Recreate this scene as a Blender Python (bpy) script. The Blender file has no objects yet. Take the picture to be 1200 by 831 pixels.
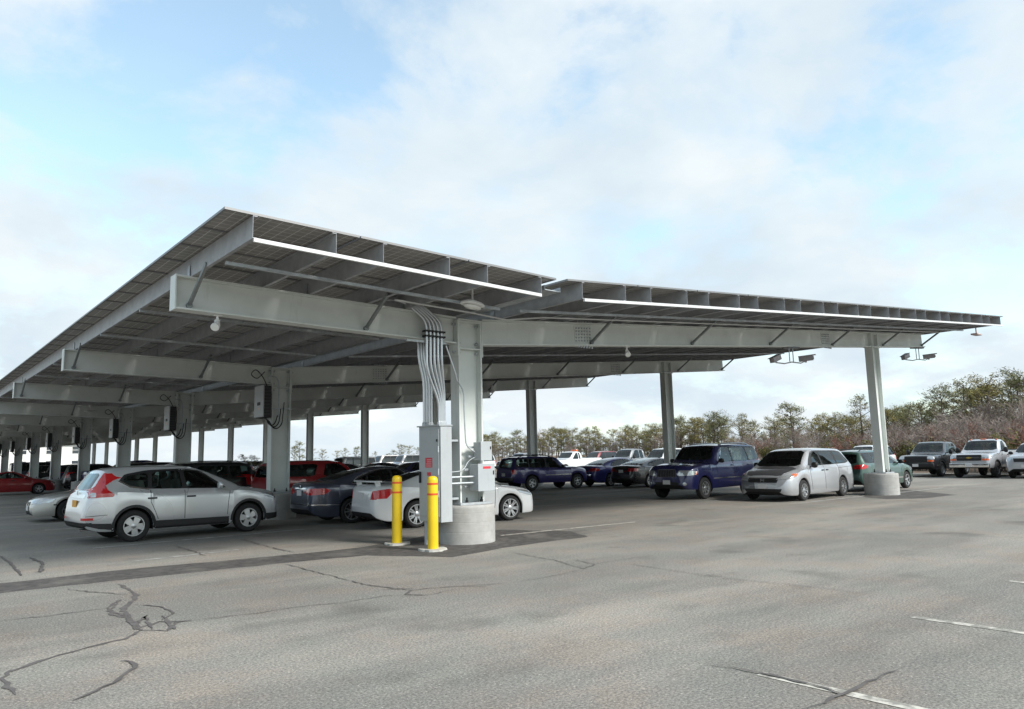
import bpy, bmesh, math, random
from math import sin, cos, pi, radians, sqrt
from mathutils import Vector, Matrix
from mathutils.bvhtree import BVHTree
random.seed(7)
SC = bpy.context.scene
COL = SC.collection

# ------------------------------------------------------------------ camera solved from the photograph (1200 x 831 px)
K = 1.06
FPX, PITCH, ROLL, YAW = 870.088, .1353, -.0224, .6998
CAM = Vector((-8.5908*K, -11.6714*K, 1.6*K))
FW = Vector((sin(YAW)*cos(PITCH), cos(YAW)*cos(PITCH), sin(PITCH)))
_r = Vector((cos(YAW), -sin(YAW), 0)); _u = _r.cross(FW)
RT = cos(ROLL)*_r + sin(ROLL)*_u
UP = -sin(ROLL)*_r + cos(ROLL)*_u
def G(x, y, z=0.0):
    """ground point under a pixel of the photograph"""
    d = FW*FPX + RT*(x-600) - UP*(y-415.5)
    return CAM + d*((z-CAM.z)/d.z)

cd = bpy.data.cameras.new('camera'); cam = bpy.data.objects.new('camera', cd); COL.objects.link(cam)
cd.sensor_width = 36; cd.lens = FPX/1200*36; cd.clip_start = .1; cd.clip_end = 3000
M = Matrix.Identity(4)
for i in range(3):
    M[i][0] = RT[i]; M[i][1] = UP[i]; M[i][2] = -FW[i]; M[i][3] = CAM[i]
cam.matrix_world = M
SC.camera = cam

# ------------------------------------------------------------------ materials
MATS = {}
def mat(name, col=(.5,.5,.5), rough=.5, metal=0., coat=0., spec=.5, emit=None):
    if name in MATS: return MATS[name]
    m = bpy.data.materials.new(name); m.use_nodes = True
    b = m.node_tree.nodes['Principled BSDF']
    b.inputs['Base Color'].default_value = (*col, 1)
    b.inputs['Roughness'].default_value = rough
    b.inputs['Metallic'].default_value = metal
    b.inputs['Coat Weight'].default_value = coat
    b.inputs['Coat Roughness'].default_value = .04
    b.inputs['Specular IOR Level'].default_value = spec
    MATS[name] = m
    return m
def N(m, t, **k):
    n = m.node_tree.nodes.new(t)
    for a, v in k.items(): setattr(n, a, v)
    return n
def ramp(m, stops):
    n = N(m, 'ShaderNodeValToRGB'); e = n.color_ramp.elements
    while len(e) < len(stops): e.new(.5)
    for x, (p, c) in zip(e, stops):
        x.position = p; x.color = (*c, 1) if len(c) == 3 else c
    return n
def noisy(name, c1, c2, scale=6, rough=.6, detail=6, lo=.35, hi=.65, bump=0., metal=0., coord='Object', spec=.5, stretch=None, dirt=None):
    """two-tone procedural surface"""
    if name in MATS: return MATS[name]
    m = mat(name, c1, rough, metal, 0, spec); L = m.node_tree.links; b = m.node_tree.nodes['Principled BSDF']
    tc = N(m, 'ShaderNodeTexCoord'); src = tc.outputs[coord]
    if stretch:
        mp = N(m, 'ShaderNodeMapping'); mp.inputs['Scale'].default_value = stretch
        L.new(src, mp.inputs[0]); src = mp.outputs[0]
    n = N(m, 'ShaderNodeTexNoise'); n.inputs['Scale'].default_value = scale; n.inputs['Detail'].default_value = detail
    n.inputs['Roughness'].default_value = .65
    L.new(src, n.inputs['Vector'])
    r = ramp(m, [(lo, c1), (hi, c2)]); L.new(n.outputs['Fac'], r.inputs[0]); L.new(r.outputs[0], b.inputs['Base Color'])
    for dc, ds, dst, dlo, dhi, dk in dirt or []:             # stains, streaks and scuffs with shapes of their own
        mp = N(m, 'ShaderNodeMapping'); mp.inputs['Scale'].default_value = dst; L.new(tc.outputs[coord], mp.inputs[0])
        dn = N(m, 'ShaderNodeTexNoise'); dn.inputs['Scale'].default_value = ds; dn.inputs['Detail'].default_value = 7; dn.inputs['Roughness'].default_value = .65; L.new(mp.outputs[0], dn.inputs['Vector'])
        dr = ramp(m, [(dlo, (0,0,0)), (dhi, (dk,)*3)]); L.new(dn.outputs['Fac'], dr.inputs[0])
        dm = N(m, 'ShaderNodeMixRGB'); L.new(dr.outputs[0], dm.inputs[0]); L.new(b.inputs['Base Color'].links[0].from_socket, dm.inputs[1]); dm.inputs[2].default_value = (*dc, 1)
        L.new(dm.outputs[0], b.inputs['Base Color'])
    if bump:
        bp = N(m, 'ShaderNodeBump'); bp.inputs['Strength'].default_value = bump; bp.inputs['Distance'].default_value = .01
        L.new(n.outputs['Fac'], bp.inputs['Height']); L.new(bp.outputs[0], b.inputs['Normal'])
    return m

def paint(name, col, metal=.0, rough=.35, coat=1.):
    if name in MATS: return MATS[name]
    m = mat(name, col, rough, metal, coat); L = m.node_tree.links; b = m.node_tree.nodes['Principled BSDF']
    # a film of road dust that makes the gloss uneven
    tc = N(m, 'ShaderNodeTexCoord'); n = N(m, 'ShaderNodeTexNoise'); n.inputs['Scale'].default_value = 1.1; n.inputs['Detail'].default_value = 0
    L.new(tc.outputs['Object'], n.inputs['Vector'])
    r = ramp(m, [(.3, (rough*.85,)*3), (.75, (min(1, rough*1.3),)*3)]); L.new(n.outputs['Fac'], r.inputs[0]); L.new(r.outputs[0], b.inputs['Roughness'])
    r2 = ramp(m, [(.3, (.03,)*3), (.8, (.09,)*3)]); L.new(n.outputs['Fac'], r2.inputs[0]); L.new(r2.outputs[0], b.inputs['Coat Roughness'])
    return m

STEEL = noisy('painted_steel', (.61,.645,.615), (.69,.72,.695), 2.2, .5, 8, .3, .7, dirt=[((.30,.27,.22), 3., (1.6,1.6,.35), .60, .80, .40), ((.33,.20,.12), 9., (1,1,.5), .70, .80, .35)])
GALV = noisy('galvanized_steel', (.38,.41,.43), (.50,.53,.55), 9, .42, metal=.35)
PURL = noisy('purlin_steel', (.31,.32,.335), (.41,.42,.43), 5, .5, metal=.1)
WHITE_STRIP = mat('white_strip', (.62,.63,.63), .45)
CONC = None
BLACK = mat('black_plastic', (.012,.012,.013), .55)
UNDER = mat('underbody', (.006,.006,.006), .9)
RUBBER = noisy('rubber', (.009,.009,.009), (.02,.0195,.019), 12, .75)
DGLASS = mat('dark_glass', (.010,.013,.013), .04, spec=.6)
def see_through(name, tint):
    m = mat(name, tint, .03); nt = m.node_tree; L = nt.links
    tr = N(m, 'ShaderNodeBsdfTransparent'); tr.inputs[0].default_value = (*tint, 1)
    gl = N(m, 'ShaderNodeBsdfGlossy'); gl.inputs['Roughness'].default_value = .03; gl.inputs[0].default_value = (.9,.95,.95,1)
    fr = N(m, 'ShaderNodeFresnel'); fr.inputs[0].default_value = 1.55
    mx = N(m, 'ShaderNodeMixShader'); L.new(fr.outputs[0], mx.inputs[0]); L.new(tr.outputs[0], mx.inputs[1]); L.new(gl.outputs[0], mx.inputs[2])
    L.new(mx.outputs[0], nt.nodes['Material Output'].inputs[0]); return m
GLASS = see_through('car_glass', (.50,.60,.57)); TINTED = see_through('tinted_car_glass', (.20,.22,.22))
CABIN = mat('cabin_trim', (.05,.05,.052), .8); SEAT = noisy('seat_cloth', (.10,.10,.105), (.15,.15,.155), 14, .9)
SEATB = noisy('seat_cloth_pale', (.24,.235,.22), (.31,.30,.285), 14, .9)
CHROME = mat('chrome', (.75,.75,.76), .15, 1.)
ALLOY = mat('alloy', (.52,.53,.54), .32, .85)
DKALLOY = mat('dark_alloy', (.12,.12,.13), .4, .8)
LENS = mat('clear_lens', (.46,.48,.49), .10, .5, 1.)
RED_L = mat('red_lens', (.50,.012,.015), .12, 0, 1.)
ORANGE_L = mat('orange_lens', (.75,.13,.03), .15, 0, 1.)
PLATE = mat('plate_white', (.62,.62,.62), .5)
PLATE_O = mat('plate_orange', (.75,.36,.03), .5)
SEAM = mat('seam', (.015,.015,.016), .8)
GOLD = mat('gold_badge', (.62,.45,.12), .3, .8)

# ------------------------------------------------------------------ object helpers
def tag(o, label, cat, group=None, kind=None):
    if label: o['label'] = label
    if cat: o['category'] = cat
    if group: o['group'] = group
    if kind: o['kind'] = kind
    return o
def empty(name, loc=(0,0,0), rz=0.):
    o = bpy.data.objects.new(name, None); COL.objects.link(o)
    o.location = loc; o.rotation_euler = (0,0,rz); o.empty_display_size = .2
    return o
def link(name, me, parent=None):
    o = bpy.data.objects.new(name, me); COL.objects.link(o)
    if parent: o.parent = parent
    return o
def obj(name, bm, mats, parent=None, smooth=None, fix=True):
    if fix: bmesh.ops.recalc_face_normals(bm, faces=bm.faces)
    me = bpy.data.meshes.new(name); bm.to_mesh(me); bm.free()
    for m in (mats if isinstance(mats, (list, tuple)) else [mats]): me.materials.append(m)
    if smooth:
        me.polygons.foreach_set('use_smooth', [True]*len(me.polygons))
        me.set_sharp_from_angle(angle=radians(smooth))
    return link(name, me, parent)
def children(o): return [c for c in bpy.data.objects if c.parent == o]
def copy_tree(o, parent=None):
    c = o.copy(); COL.objects.link(c); c.parent = parent
    for ch in list(o.children): copy_tree(ch, c)
    return c
def B(): return bmesh.new()
def box(bm, x0, x1, y0, y1, z0, z1, mi=0, bev=0.):
    v = [bm.verts.new((x, y, z)) for x in (x0,x1) for y in (y0,y1) for z in (z0,z1)]
    F = []
    for q in ((0,1,3,2),(4,6,7,5),(0,4,5,1),(2,3,7,6),(0,2,6,4),(1,5,7,3)):
        f = bm.faces.new([v[i] for i in q]); f.material_index = mi; F.append(f)
    if bev:
        es = list({e for f in F for e in f.edges})
        bmesh.ops.bevel(bm, geom=es, offset=bev, segments=2, affect='EDGES', profile=.5)
    return v
def tube(bm, pts, r, n=6, mi=0, caps=True):
    pts = [Vector(p) for p in pts]; rs = r if isinstance(r, (list, tuple)) else [r]*len(pts)
    prev = None; ref = Vector((.31,.17,.93))
    for i, p in enumerate(pts):
        t = (pts[min(i+1, len(pts)-1)] - pts[max(i-1, 0)])
        if t.length < 1e-9: t = Vector((0,0,1))
        t.normalize()
        a = t.cross(ref)
        if a.length < .05: a = t.cross(Vector((1,0,0)))
        a.normalize(); b = t.cross(a)
        ring = [bm.verts.new(p + (a*cos(2*pi*k/n) + b*sin(2*pi*k/n))*rs[i]) for k in range(n)]
        if prev:
            for k in range(n):
                bm.faces.new((prev[k], prev[(k+1)%n], ring[(k+1)%n], ring[k])).material_index = mi
        elif caps: bm.faces.new(ring[::-1]).material_index = mi
        prev = ring
    if caps: bm.faces.new(prev).material_index = mi
def lathe(bm, prof, n=24, axis='z', origin=(0,0,0), mi=0, close=False):
    """prof: (r, h) list"""
    O = Vector(origin); rings = []
    for r, h in prof:
        ring = []
        for k in range(n):
            a = 2*pi*k/n
            if axis == 'z': p = (r*cos(a), r*sin(a), h)
            elif axis == 'y': p = (r*cos(a), h, r*sin(a))
            else: p = (h, r*cos(a), r*sin(a))
            ring.append(bm.verts.new(O + Vector(p)))
        rings.append(ring)
    for A, C in zip(rings, rings[1:]):
        for k in range(n):
            bm.faces.new((A[k], A[(k+1)%n], C[(k+1)%n], C[k])).material_index = mi
    if not close:
        for R in (rings[0], rings[-1]):
            if (R[0].co - R[n//2].co).length > 1e-4:
                bm.faces.new(R).material_index = mi
    else:
        A, C = rings[-1], rings[0]
        for k in range(n):
            bm.faces.new((A[k], A[(k+1)%n], C[(k+1)%n], C[k])).material_index = mi
def xform(bm, start, mtx):
    for v in list(bm.verts)[start:]: v.co = mtx @ v.co
def frame_from(p, d):
    pass
def beam_bar(bm, p, q, w, h, mi=0, upv=(0,0,1)):
    """rectangular bar from p to q"""
    p, q = Vector(p), Vector(q); t = (q-p).normalized(); s = t.cross(Vector(upv))
    if s.length < .01: s = t.cross(Vector((1,0,0)))
    s.normalize(); u = s.cross(t)
    v = [bm.verts.new(c + s*a*w/2 + u*b*h/2) for c in (p, q) for a, b in ((-1,-1),(1,-1),(1,1),(-1,1))]
    for f in ((0,1,2,3),(4,7,6,5),(0,4,5,1),(1,5,6,2),(2,6,7,3),(3,7,4,0)):
        bm.faces.new([v[i] for i in f]).material_index = mi

def interp(pts, x):
    """monotone cubic through (x, v) points"""
    n = len(pts)
    if x <= pts[0][0]: return pts[0][1]
    if x >= pts[-1][0]: return pts[-1][1]
    h = [pts[i+1][0]-pts[i][0] for i in range(n-1)]
    s = [(pts[i+1][1]-pts[i][1])/h[i] for i in range(n-1)]
    def slope(i):
        if i == 0: return s[0]
        if i == n-1: return s[-1]
        a, b = s[i-1], s[i]
        if a*b <= 0: return 0.
        w1, w2 = 2*h[i]+h[i-1], h[i]+2*h[i-1]
        return (w1+w2)/(w1/a + w2/b)
    for i in range(n-1):
        if x <= pts[i+1][0]:
            t = (x-pts[i][0])/h[i]; m0, m1 = slope(i)*h[i], slope(i+1)*h[i]
            t2, t3 = t*t, t*t*t
            return (2*t3-3*t2+1)*pts[i][1] + (t3-2*t2+t)*m0 + (-2*t3+3*t2)*pts[i+1][1] + (t3-t2)*m1

# ------------------------------------------------------------------ vehicles
def body_mesh(S):
    """shell of a vehicle: rings of points from nose to tail, xf = metres behind the nose"""
    L, W = S['L'], S['W']; hw = W/2
    for k in ('top', 'belt', 'bot', 'plan', 'topw'):
        keep = []
        for p in S[k]:
            if not keep or p[0] > keep[-1][0]+.004: keep.append(p)
        S[k] = keep
    arches = [(S['fx'], S['R']), (S['rx'], S['R'])]
    zc = S['r']
    xs = set()
    n = int(L/.07)
    for i in range(n+1): xs.add(round(L*i/n, 4))
    for x in (.012,.03,.06,.10,.16,.22): xs.add(x); xs.add(round(L-x, 4))
    for cx, R in arches:
        for k in range(23):
            xs.add(round(cx - R*cos(pi*k/22), 4))
        for s in (-1, 1): xs.add(round(cx+s*(R+.004), 4))
    bed = S.get('bed')
    if bed:
        for x in (bed[0]-.005, bed[0], bed[1], bed[1]+.005): xs.add(round(x, 4))
    for k in ('top', 'belt'):
        for p in S[k]: xs.add(round(p[0], 4))
    xs = sorted(x for x in xs if 0 <= x <= L)
    rows = []
    crown = S.get('crown', .035)
    for x in xs:
        zb0 = interp(S['bot'], x); zt = interp(S['top'], x)
        wl = hw*interp(S['plan'], x)
        za = zb0
        for cx, R in arches:
            d = abs(x-cx)
            if d <= R: za = max(za, zc + sqrt(max(R*R-d*d, 0)))
        zs = min(interp(S['belt'], x), zt-.035)
        zs = max(zs, zb0+.06)
        zt = max(zt, zs+.03)
        za = min(za, zs-.05)
        g = zt-zs
        yt = min(hw*interp(S['topw'], x), wl*.965)
        yi = max(wl-.32, .08)
        ht = zs-za
        k = min(1., g/.25)                      # greenhouse-ness
        r = [(0, zb0), (yi, zb0), (yi, za), (wl*.955, za), (wl*.985, za+.06*ht), (wl, za+.38*ht), (wl*.998, za+.62*ht),
             (wl*.985, za+.80*ht), (wl*(.972), zs-.04*ht), (wl*.945, zs)]
        yb = wl*.94
        if bed and bed[0] <= x <= bed[1]:
            fl = zs-.48
            r += [(wl*.94, zs+.02), (wl*.90, zs+.025), (wl*.86, zs), (wl*.855, fl), (wl*.5, fl), (0, fl)]
        else:
            def mix(f, b): return yb+(yt-yb)*(f - b*k*f*(1-f))
            r += [(mix(.30,.25), zs+.30*g), (mix(.62,.25), zs+.62*g), (mix(.88,.2), zs+.88*g), (yt*.955, zt), (yt*.58, zt+crown*.7), (0, zt+crown)]
        rows.append((x, r))
    bm = B(); grid = []
    for x, r in rows:
        X = L/2-x
        left = [bm.verts.new((X, y, z)) for y, z in r]
        right = [left[0]] + [bm.verts.new((X, -y, z)) for y, z in r[1:-1]] + [left[-1]]
        grid.append((left, right))
    nr = len(rows[0][1])
    for (l0, r0), (l1, r1) in zip(grid, grid[1:]):
        for j in range(nr-1):
            f = bm.faces.new((l0[j], l0[j+1], l1[j+1], l1[j])); f.material_index = 1 if j < 3 else 0
            f = bm.faces.new((r0[j], r1[j], r1[j+1], r0[j+1])); f.material_index = 1 if j < 3 else 0
    for (l, r) in (grid[0], grid[-1]):
        for j in range(nr-1):
            vs = [l[j], l[j+1], r[j+1], r[j]]
            vs = list(dict.fromkeys(vs))
            try: bm.faces.new(vs).material_index = 0
            except ValueError: pass
    bmesh.ops.remove_doubles(bm, verts=bm.verts, dist=.0015)
    bmesh.ops.recalc_face_normals(bm, faces=bm.faces)
    return bm

def rrect(x0, x1, z0, z1, r=.03, n=3):
    """rounded rectangle polygon"""
    out = []
    for cx, cz, a0 in ((x1-r, z1-r, 0), (x0+r, z1-r, 90), (x0+r, z0+r, 180), (x1-r, z0+r, 270)):
        for k in range(n+1):
            a = radians(a0+90*k/n); out.append((cx+r*cos(a), cz+r*sin(a)))
    return out
def smooth_poly(poly, it=2, w=.11):
    for _ in range(it):
        q = []
        for i, p in enumerate(poly):
            n = poly[(i+1) % len(poly)]
            q.append((p[0]+(n[0]-p[0])*w, p[1]+(n[1]-p[1])*w)); q.append((p[0]+(n[0]-p[0])*(1-w), p[1]+(n[1]-p[1])*(1-w)))
        poly = q
    return poly
SEE = True
CARS = []
def inside(p, poly):
    c = False
    for (x0, y0), (x1, y1) in zip(poly, poly[1:]+poly[:1]):
        if (y0 > p.y) != (y1 > p.y) and p.x < (x1-x0)*(p.y-y0)/(y1-y0)+x0: c = not c
    return c
class Car:
    def __init__(self, name, S, pmat, loc, rz, label, cat, group=None, detail=2):
        self.S = S; self.L = S['L']; self.detail = detail
        self.root = empty(name, loc, rz); tag(self.root, label, cat, group)
        self.see = SEE; self.wins = []; self.later = []; CARS.append(self)
        bm = body_mesh(S); self.bvh = BVHTree.FromBMesh(bm)
        self.body = obj('body', bm, [pmat, UNDER, CABIN], self.root, smooth=38)
    def patch(self, name, poly, axis, sgn, m, off=.004, thick=.012, cell=None, sm=0, parent=None, flat=None, holes=None):
        """a thin curved panel that lies on the shell: poly in (xf, z) for axis y, (y, z) for axis x, (xf, y) for axis z"""
        L = self.L
        if cell is None: cell = .035 if m in (RED_L, LENS, ORANGE_L) else .06
        if m in (RED_L, LENS, ORANGE_L): off = max(off, .009)
        if sm: poly = smooth_poly(poly, sm)
        if m in (GLASS, TINTED):
            if self.see: self.wins.append((name, axis, sgn, poly))
            else: m = DGLASS
        if name in ('window_surround', 'window_trim') and self.see and holes is None:
            self.later.append((name, poly, axis, sgn, m, off, thick)); return None
        def P(a, b):
            if axis == 'y': return Vector((L/2-a, sgn*3, b)), Vector((0, -sgn, 0))
            if axis == 'x': return Vector((sgn*8, a, b)), Vector((-sgn, 0, 0))
            return Vector((L/2-a, b, 6*sgn)), Vector((0, 0, -sgn))
        bm = B(); vs = [bm.verts.new((a, b, 0)) for a, b in poly]
        f = bm.faces.new(vs); bmesh.ops.triangulate(bm, faces=[f])
        for h in holes or []:
            for (a0, b0), (a1, b1) in zip(h, h[1:]+h[:1]):
                n = Vector((b1-b0, a0-a1, 0))
                if n.length < 1e-5: continue
                bmesh.ops.bisect_plane(bm, geom=bm.verts[:]+bm.edges[:]+bm.faces[:], dist=1e-5, plane_co=(a0, b0, 0), plane_no=n.normalized())
            bmesh.ops.delete(bm, geom=[f for f in bm.faces if inside(f.calc_center_median(), h)], context='FACES')
            bmesh.ops.triangulate(bm, faces=[f for f in bm.faces if len(f.verts) > 3])
        for _ in range(6):
            es = [e for e in bm.edges if e.calc_length() > cell]
            if not es: break
            bmesh.ops.subdivide_edges(bm, edges=es, cuts=1)
            bmesh.ops.triangulate(bm, faces=[f for f in bm.faces if len(f.verts) > 3])
        nrm = {}; view = None; depth = []
        for v in bm.verts:
            o, d = P(v.co.x, v.co.y); view = -d
            h, n, i, ds = self.bvh.ray_cast(o, d)
            if h is None:
                nrm[v] = None; v.co = o
            else:
                if n.dot(view) < 0: n = -n
                nrm[v] = n; v.co = h; depth.append(ds)
        if not depth: bm.free(); return None
        md = sum(depth)/len(depth)
        for v in bm.verts:
            if nrm[v] is None:
                v.co = v.co - view*md; h, n, i, ds = self.bvh.find_nearest(v.co); nrm[v] = view
                if h is not None: v.co = h
        if flat is not None:
            far = max(v.co.dot(view) for v in bm.verts)
            for v in bm.verts:
                v.co += view*((far-v.co.dot(view))*flat)
        for v in bm.verts: v.co += nrm[v]*off
        be = [e for e in bm.edges if len(e.link_faces) == 1]
        if thick:
            g = bmesh.ops.extrude_edge_only(bm, edges=be)
            for v in [x for x in g['geom'] if isinstance(x, bmesh.types.BMVert)]:
                src = min((e.other_vert(v) for e in v.link_edges if e.other_vert(v) in nrm), key=lambda w: (w.co-v.co).length)
                v.co -= nrm[src]*(off+thick)
        # outward normals
        bm.normal_update()
        for f in bm.faces:
            pass
        return obj(name, bm, m, parent or self.root, smooth=45)
    def both(self, name, poly, m, **k):
        return [self.patch(name, poly, 'y', s, m, **k) for s in (-1, 1)]
    def ends2(self, name, poly, sgn, m, **k):
        """mirrored pair on the nose (sgn 1) or tail (sgn -1); poly in (y, z)"""
        return [self.patch(name, [(y*s, z) for y, z in poly], 'x', sgn, m, **k) for s in (1, -1)]
    def surf(self, xf, z, side):
        h, n, i, d = self.bvh.ray_cast(Vector((self.L/2-xf, side*3, z)), Vector((0, -side, 0)))
        return h if h is not None else Vector((self.L/2-xf, side*self.S['W']/2, z))
    def end(self, y, z, sgn):
        h, n, i, d = self.bvh.ray_cast(Vector((sgn*8, y, z)), Vector((-sgn, 0, 0)))
        return h if h is not None else Vector((sgn*self.L/2, y, z))
    def wheels(self, style=5, rr=.21, m=None, w=.205, hub=None):
        S = self.S; r = S['r']; m = m or ALLOY
        key = (style, rr, r, m.name, w)
        for xf in (S['fx'], S['rx']):
            for s in (-1, 1):
                if key not in WHEELS: WHEELS[key] = wheel_meshes(style, rr, r, m, w)
                wm, tm, rm = WHEELS[key]
                wo = link('wheel', wm, self.root)
                wo.location = (self.L/2-xf, s*(S['W']/2-.015), r)
                wo.rotation_euler = (0, random.uniform(0, 6), 0) if s > 0 else (pi, random.uniform(0, 6), 0)
                link('tyre', tm, wo); link('rim', rm, wo)
    def mirrors(self, xf, z, m=BLACK, sx=.09, sz=.085, out=.13):
        for s in (-1, 1):
            p = self.surf(xf, z-.03, s); bm = B()
            bmesh.ops.create_icosphere(bm, subdivisions=2, radius=1)
            for v in bm.verts:
                c = v.co; q = [math.copysign(abs(a)**.7, a) for a in c]
                v.co = (p.x + q[0]*sx*.62 - .02, p.y + s*(out+.01) + q[1]*.105, p.z+.05+q[2]*sz)
            beam_bar(bm, (p.x, p.y-s*.03, p.z-.01), (p.x, p.y+s*out, p.z+.01), .07, .035)
            obj('side_mirror', bm, m, self.root, smooth=50)
    def handles(self, xfs, z, m=BLACK, w=.17):
        for xf in xfs:
            for s in (-1, 1):
                p = self.surf(xf, z, s); bm = B()
                box(bm, p.x-w/2, p.x+w/2, min(p.y-s*.01, p.y+s*.028), max(p.y-s*.01, p.y+s*.028), z-.018, z+.018, bev=.008)
                obj('door_handle', bm, m, self.root, smooth=40)
    def seams(self, lines, both=True, w=.011):
        for ln in lines:
            poly = []
            lf, rt = [], []
            for i, p in enumerate(ln):
                a = Vector(ln[max(i-1, 0)]); b = Vector(ln[min(i+1, len(ln)-1)]); t = (b-a).normalized(); n = Vector((-t.y, t.x))*w/2
                lf.append((p[0]+n.x, p[1]+n.y)); rt.append((p[0]-n.x, p[1]-n.y))
            self.both('door_seam', lf+rt[::-1], SEAM, off=.004, thick=.006, cell=.09)
    def rails(self, x0, x1, yf, z, m=BLACK, r=.018):
        for s in (-1, 1):
            pts = []
            for k in range(9):
                x = x0+(x1-x0)*k/8
                y = s*self.S['W']/2*yf
                h = self.bvh.ray_cast(Vector((self.L/2-x, y, 5)), Vector((0,0,-1)))[0]
                zz = (h.z if h is not None else z) + (.05 if 0 < k < 8 else -.01)
                pts.append((self.L/2-x, y, zz))
            bm = B(); tube(bm, pts, r, 6); obj('roof_rail', bm, m, self.root, smooth=60)
    def plate(self, z, sgn, m=PLATE, y=0., w=.31, h=.15):
        p = self.end(y, z, sgn); bm = B()
        x = p.x + sgn*.012
        box(bm, min(x, x+sgn*.012), max(x, x+sgn*.012), y-w/2, y+w/2, z-h/2, z+h/2)
        return obj('license_plate', bm, m, self.root)
    def arch_trim(self, m=BLACK, w=.055, sill=None):
        S = self.S
        for cx in (S['fx'], S['rx']):
            R = S['R']; zc = S['r']; zb = interp(S['bot'], cx+R+.02)+.01
            a0 = math.asin(max(-1, min(1, (zb-zc)/(R+w))))
            k = 18; out = [(cx+(R+w)*cos(a0+(pi-2*a0)*i/k), zc+(R+w)*sin(a0+(pi-2*a0)*i/k)) for i in range(k+1)]
            inn = [(cx+(R+.004)*cos(a0+(pi-2*a0)*i/k), zc+(R+.004)*sin(a0+(pi-2*a0)*i/k)) for i in range(k+1)]
            # a ring in short pieces, so that it stays thin
            for s in (-1, 1):
                bm = B(); prev = None
                for (ox, oz), (ix, iz) in zip(out, inn):
                    po = self.surf(ox, oz, s); pi_ = self.surf(ix, iz, s)
                    yo = po.y + s*.006; yi_ = yo + s*.004
                    if abs(pi_.y) < abs(po.y)-.1 or abs(yo) < S['W']*.3: yi_ = s*S['W']/2
                    a = bm.verts.new((po.x, yo, oz)); b = bm.verts.new((pi_.x, yi_, iz)); c = bm.verts.new((pi_.x, yi_-s*.07, iz))
                    if prev:
                        bm.faces.new((prev[0], prev[1], b, a)); bm.faces.new((prev[1], prev[2], c, b))
                    prev = (a, b, c)
                obj('wheel_arch_trim', bm, m, self.root, smooth=50)
def finish_cabin(c, seat=None, rows=2):
    """hollow the cabin, open it behind the panes and furnish it"""
    S = c.S; L = S['L']; hw = S['W']/2; bl = S['bl']
    for name, poly, axis, sgn, m, off, thick in c.later:
        c.patch(name, poly, axis, sgn, m, off, thick, holes=[w[3] for w in c.wins if w[0] == 'side_window' and w[2] == sgn])
    bm = B(); z0 = bl-.24; xs = [S['xc']+.12+(L-S['xc']-.12)*i/60 for i in range(60)]
    xs = [x for x in xs if interp(S['top'], x)-.085 > bl+.03 and x < L-.14]
    if S.get('bed'): xs = [x for x in xs if x < S['re']-.09]
    prev = None
    for x in xs[::3]+[xs[-1]]:
        zt = interp(S['top'], x)-.06; wl = hw*interp(S['plan'], x); yb = wl*.85; yt = min(hw*interp(S['topw'], x)*.91, yb)
        ring = [bm.verts.new((L/2-x, y, z)) for y, z in ((-yb, z0), (yb, z0), (yb, bl), (yt, zt), (-yt, zt), (-yb, bl))]
        if prev is None: bm.faces.new(ring)
        elif abs(prev[0].co.x-ring[0].co.x) < 1e-4: continue
        else:
            for k in range(6): bm.faces.new((prev[k], prev[(k+1) % 6], ring[(k+1) % 6], ring[k]))
        prev = ring
    bm.faces.new(prev[::-1])
    bmesh.ops.recalc_face_normals(bm, faces=bm.faces)
    cut = [bm]
    xm = L/2-(S['xr']+S['re'])/2
    for name, axis, sgn, poly in c.wins:
        b2 = B()
        if axis == 'y': P = lambda a, b, t: (L/2-a, sgn*(hw*.5+t*(hw*.5+.3)), b)
        else: P = lambda a, b, t: (xm+t*(sgn*(L/2+.3)-xm), a, b)
        A = [b2.verts.new(P(a, b, 0)) for a, b in poly]; C_ = [b2.verts.new(P(a, b, 1)) for a, b in poly]
        b2.faces.new(A); b2.faces.new(C_[::-1]); n = len(A)
        for k in range(n): b2.faces.new((A[k], C_[k], C_[(k+1) % n], A[(k+1) % n]))
        bmesh.ops.recalc_face_normals(b2, faces=b2.faces); cut.append(b2)
    for b2 in cut:
        for f in b2.faces: f.material_index = 2
        me = bpy.data.meshes.new('cutter'); b2.to_mesh(me); b2.free()
        for m in (CABIN, CABIN, CABIN): me.materials.append(m)
        co = bpy.data.objects.new('cutter', me); COL.objects.link(co); co.parent = c.root
        md = c.body.modifiers.new('cut', 'BOOLEAN'); md.operation = 'DIFFERENCE'; md.solver = 'EXACT'; md.object = co
        c.cutters = getattr(c, 'cutters', [])+[co]
    seat = seat or SEAT
    fx_ = S['xr']+.30; rowsx = [fx_]+[fx_+.88*i for i in range(1, rows) if fx_+.88*i < S['re']-.1]
    for i, x in enumerate(rowsx):
        for y in ((-.37, .37) if i == 0 else (-.42, 0, .42)):
            b2 = B(); st = 0
            box(b2, -.07, .07, -.23, .23, -.30, .30, bev=.05); box(b2, -.05, .05, -.12, .12, .33, .50, bev=.035)
            for v in b2.verts: v.co = Matrix.Rotation(-.28, 4, 'Y') @ v.co; v.co += Vector((L/2-x, y, bl-.02))
            obj('seat', b2, seat, c.root, smooth=50)
    b2 = B(); xd = S['xr']-.55
    st = [(.17*cos(2*pi*k/14), .17*sin(2*pi*k/14)) for k in range(15)]
    tube(b2, [(L/2-xd+.05*b, .37+a, bl-.02+b*.9) for a, b in st], .014, 5); obj('steering_wheel', b2, BLACK, c.root, smooth=60)
WHEELS = {}
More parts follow.
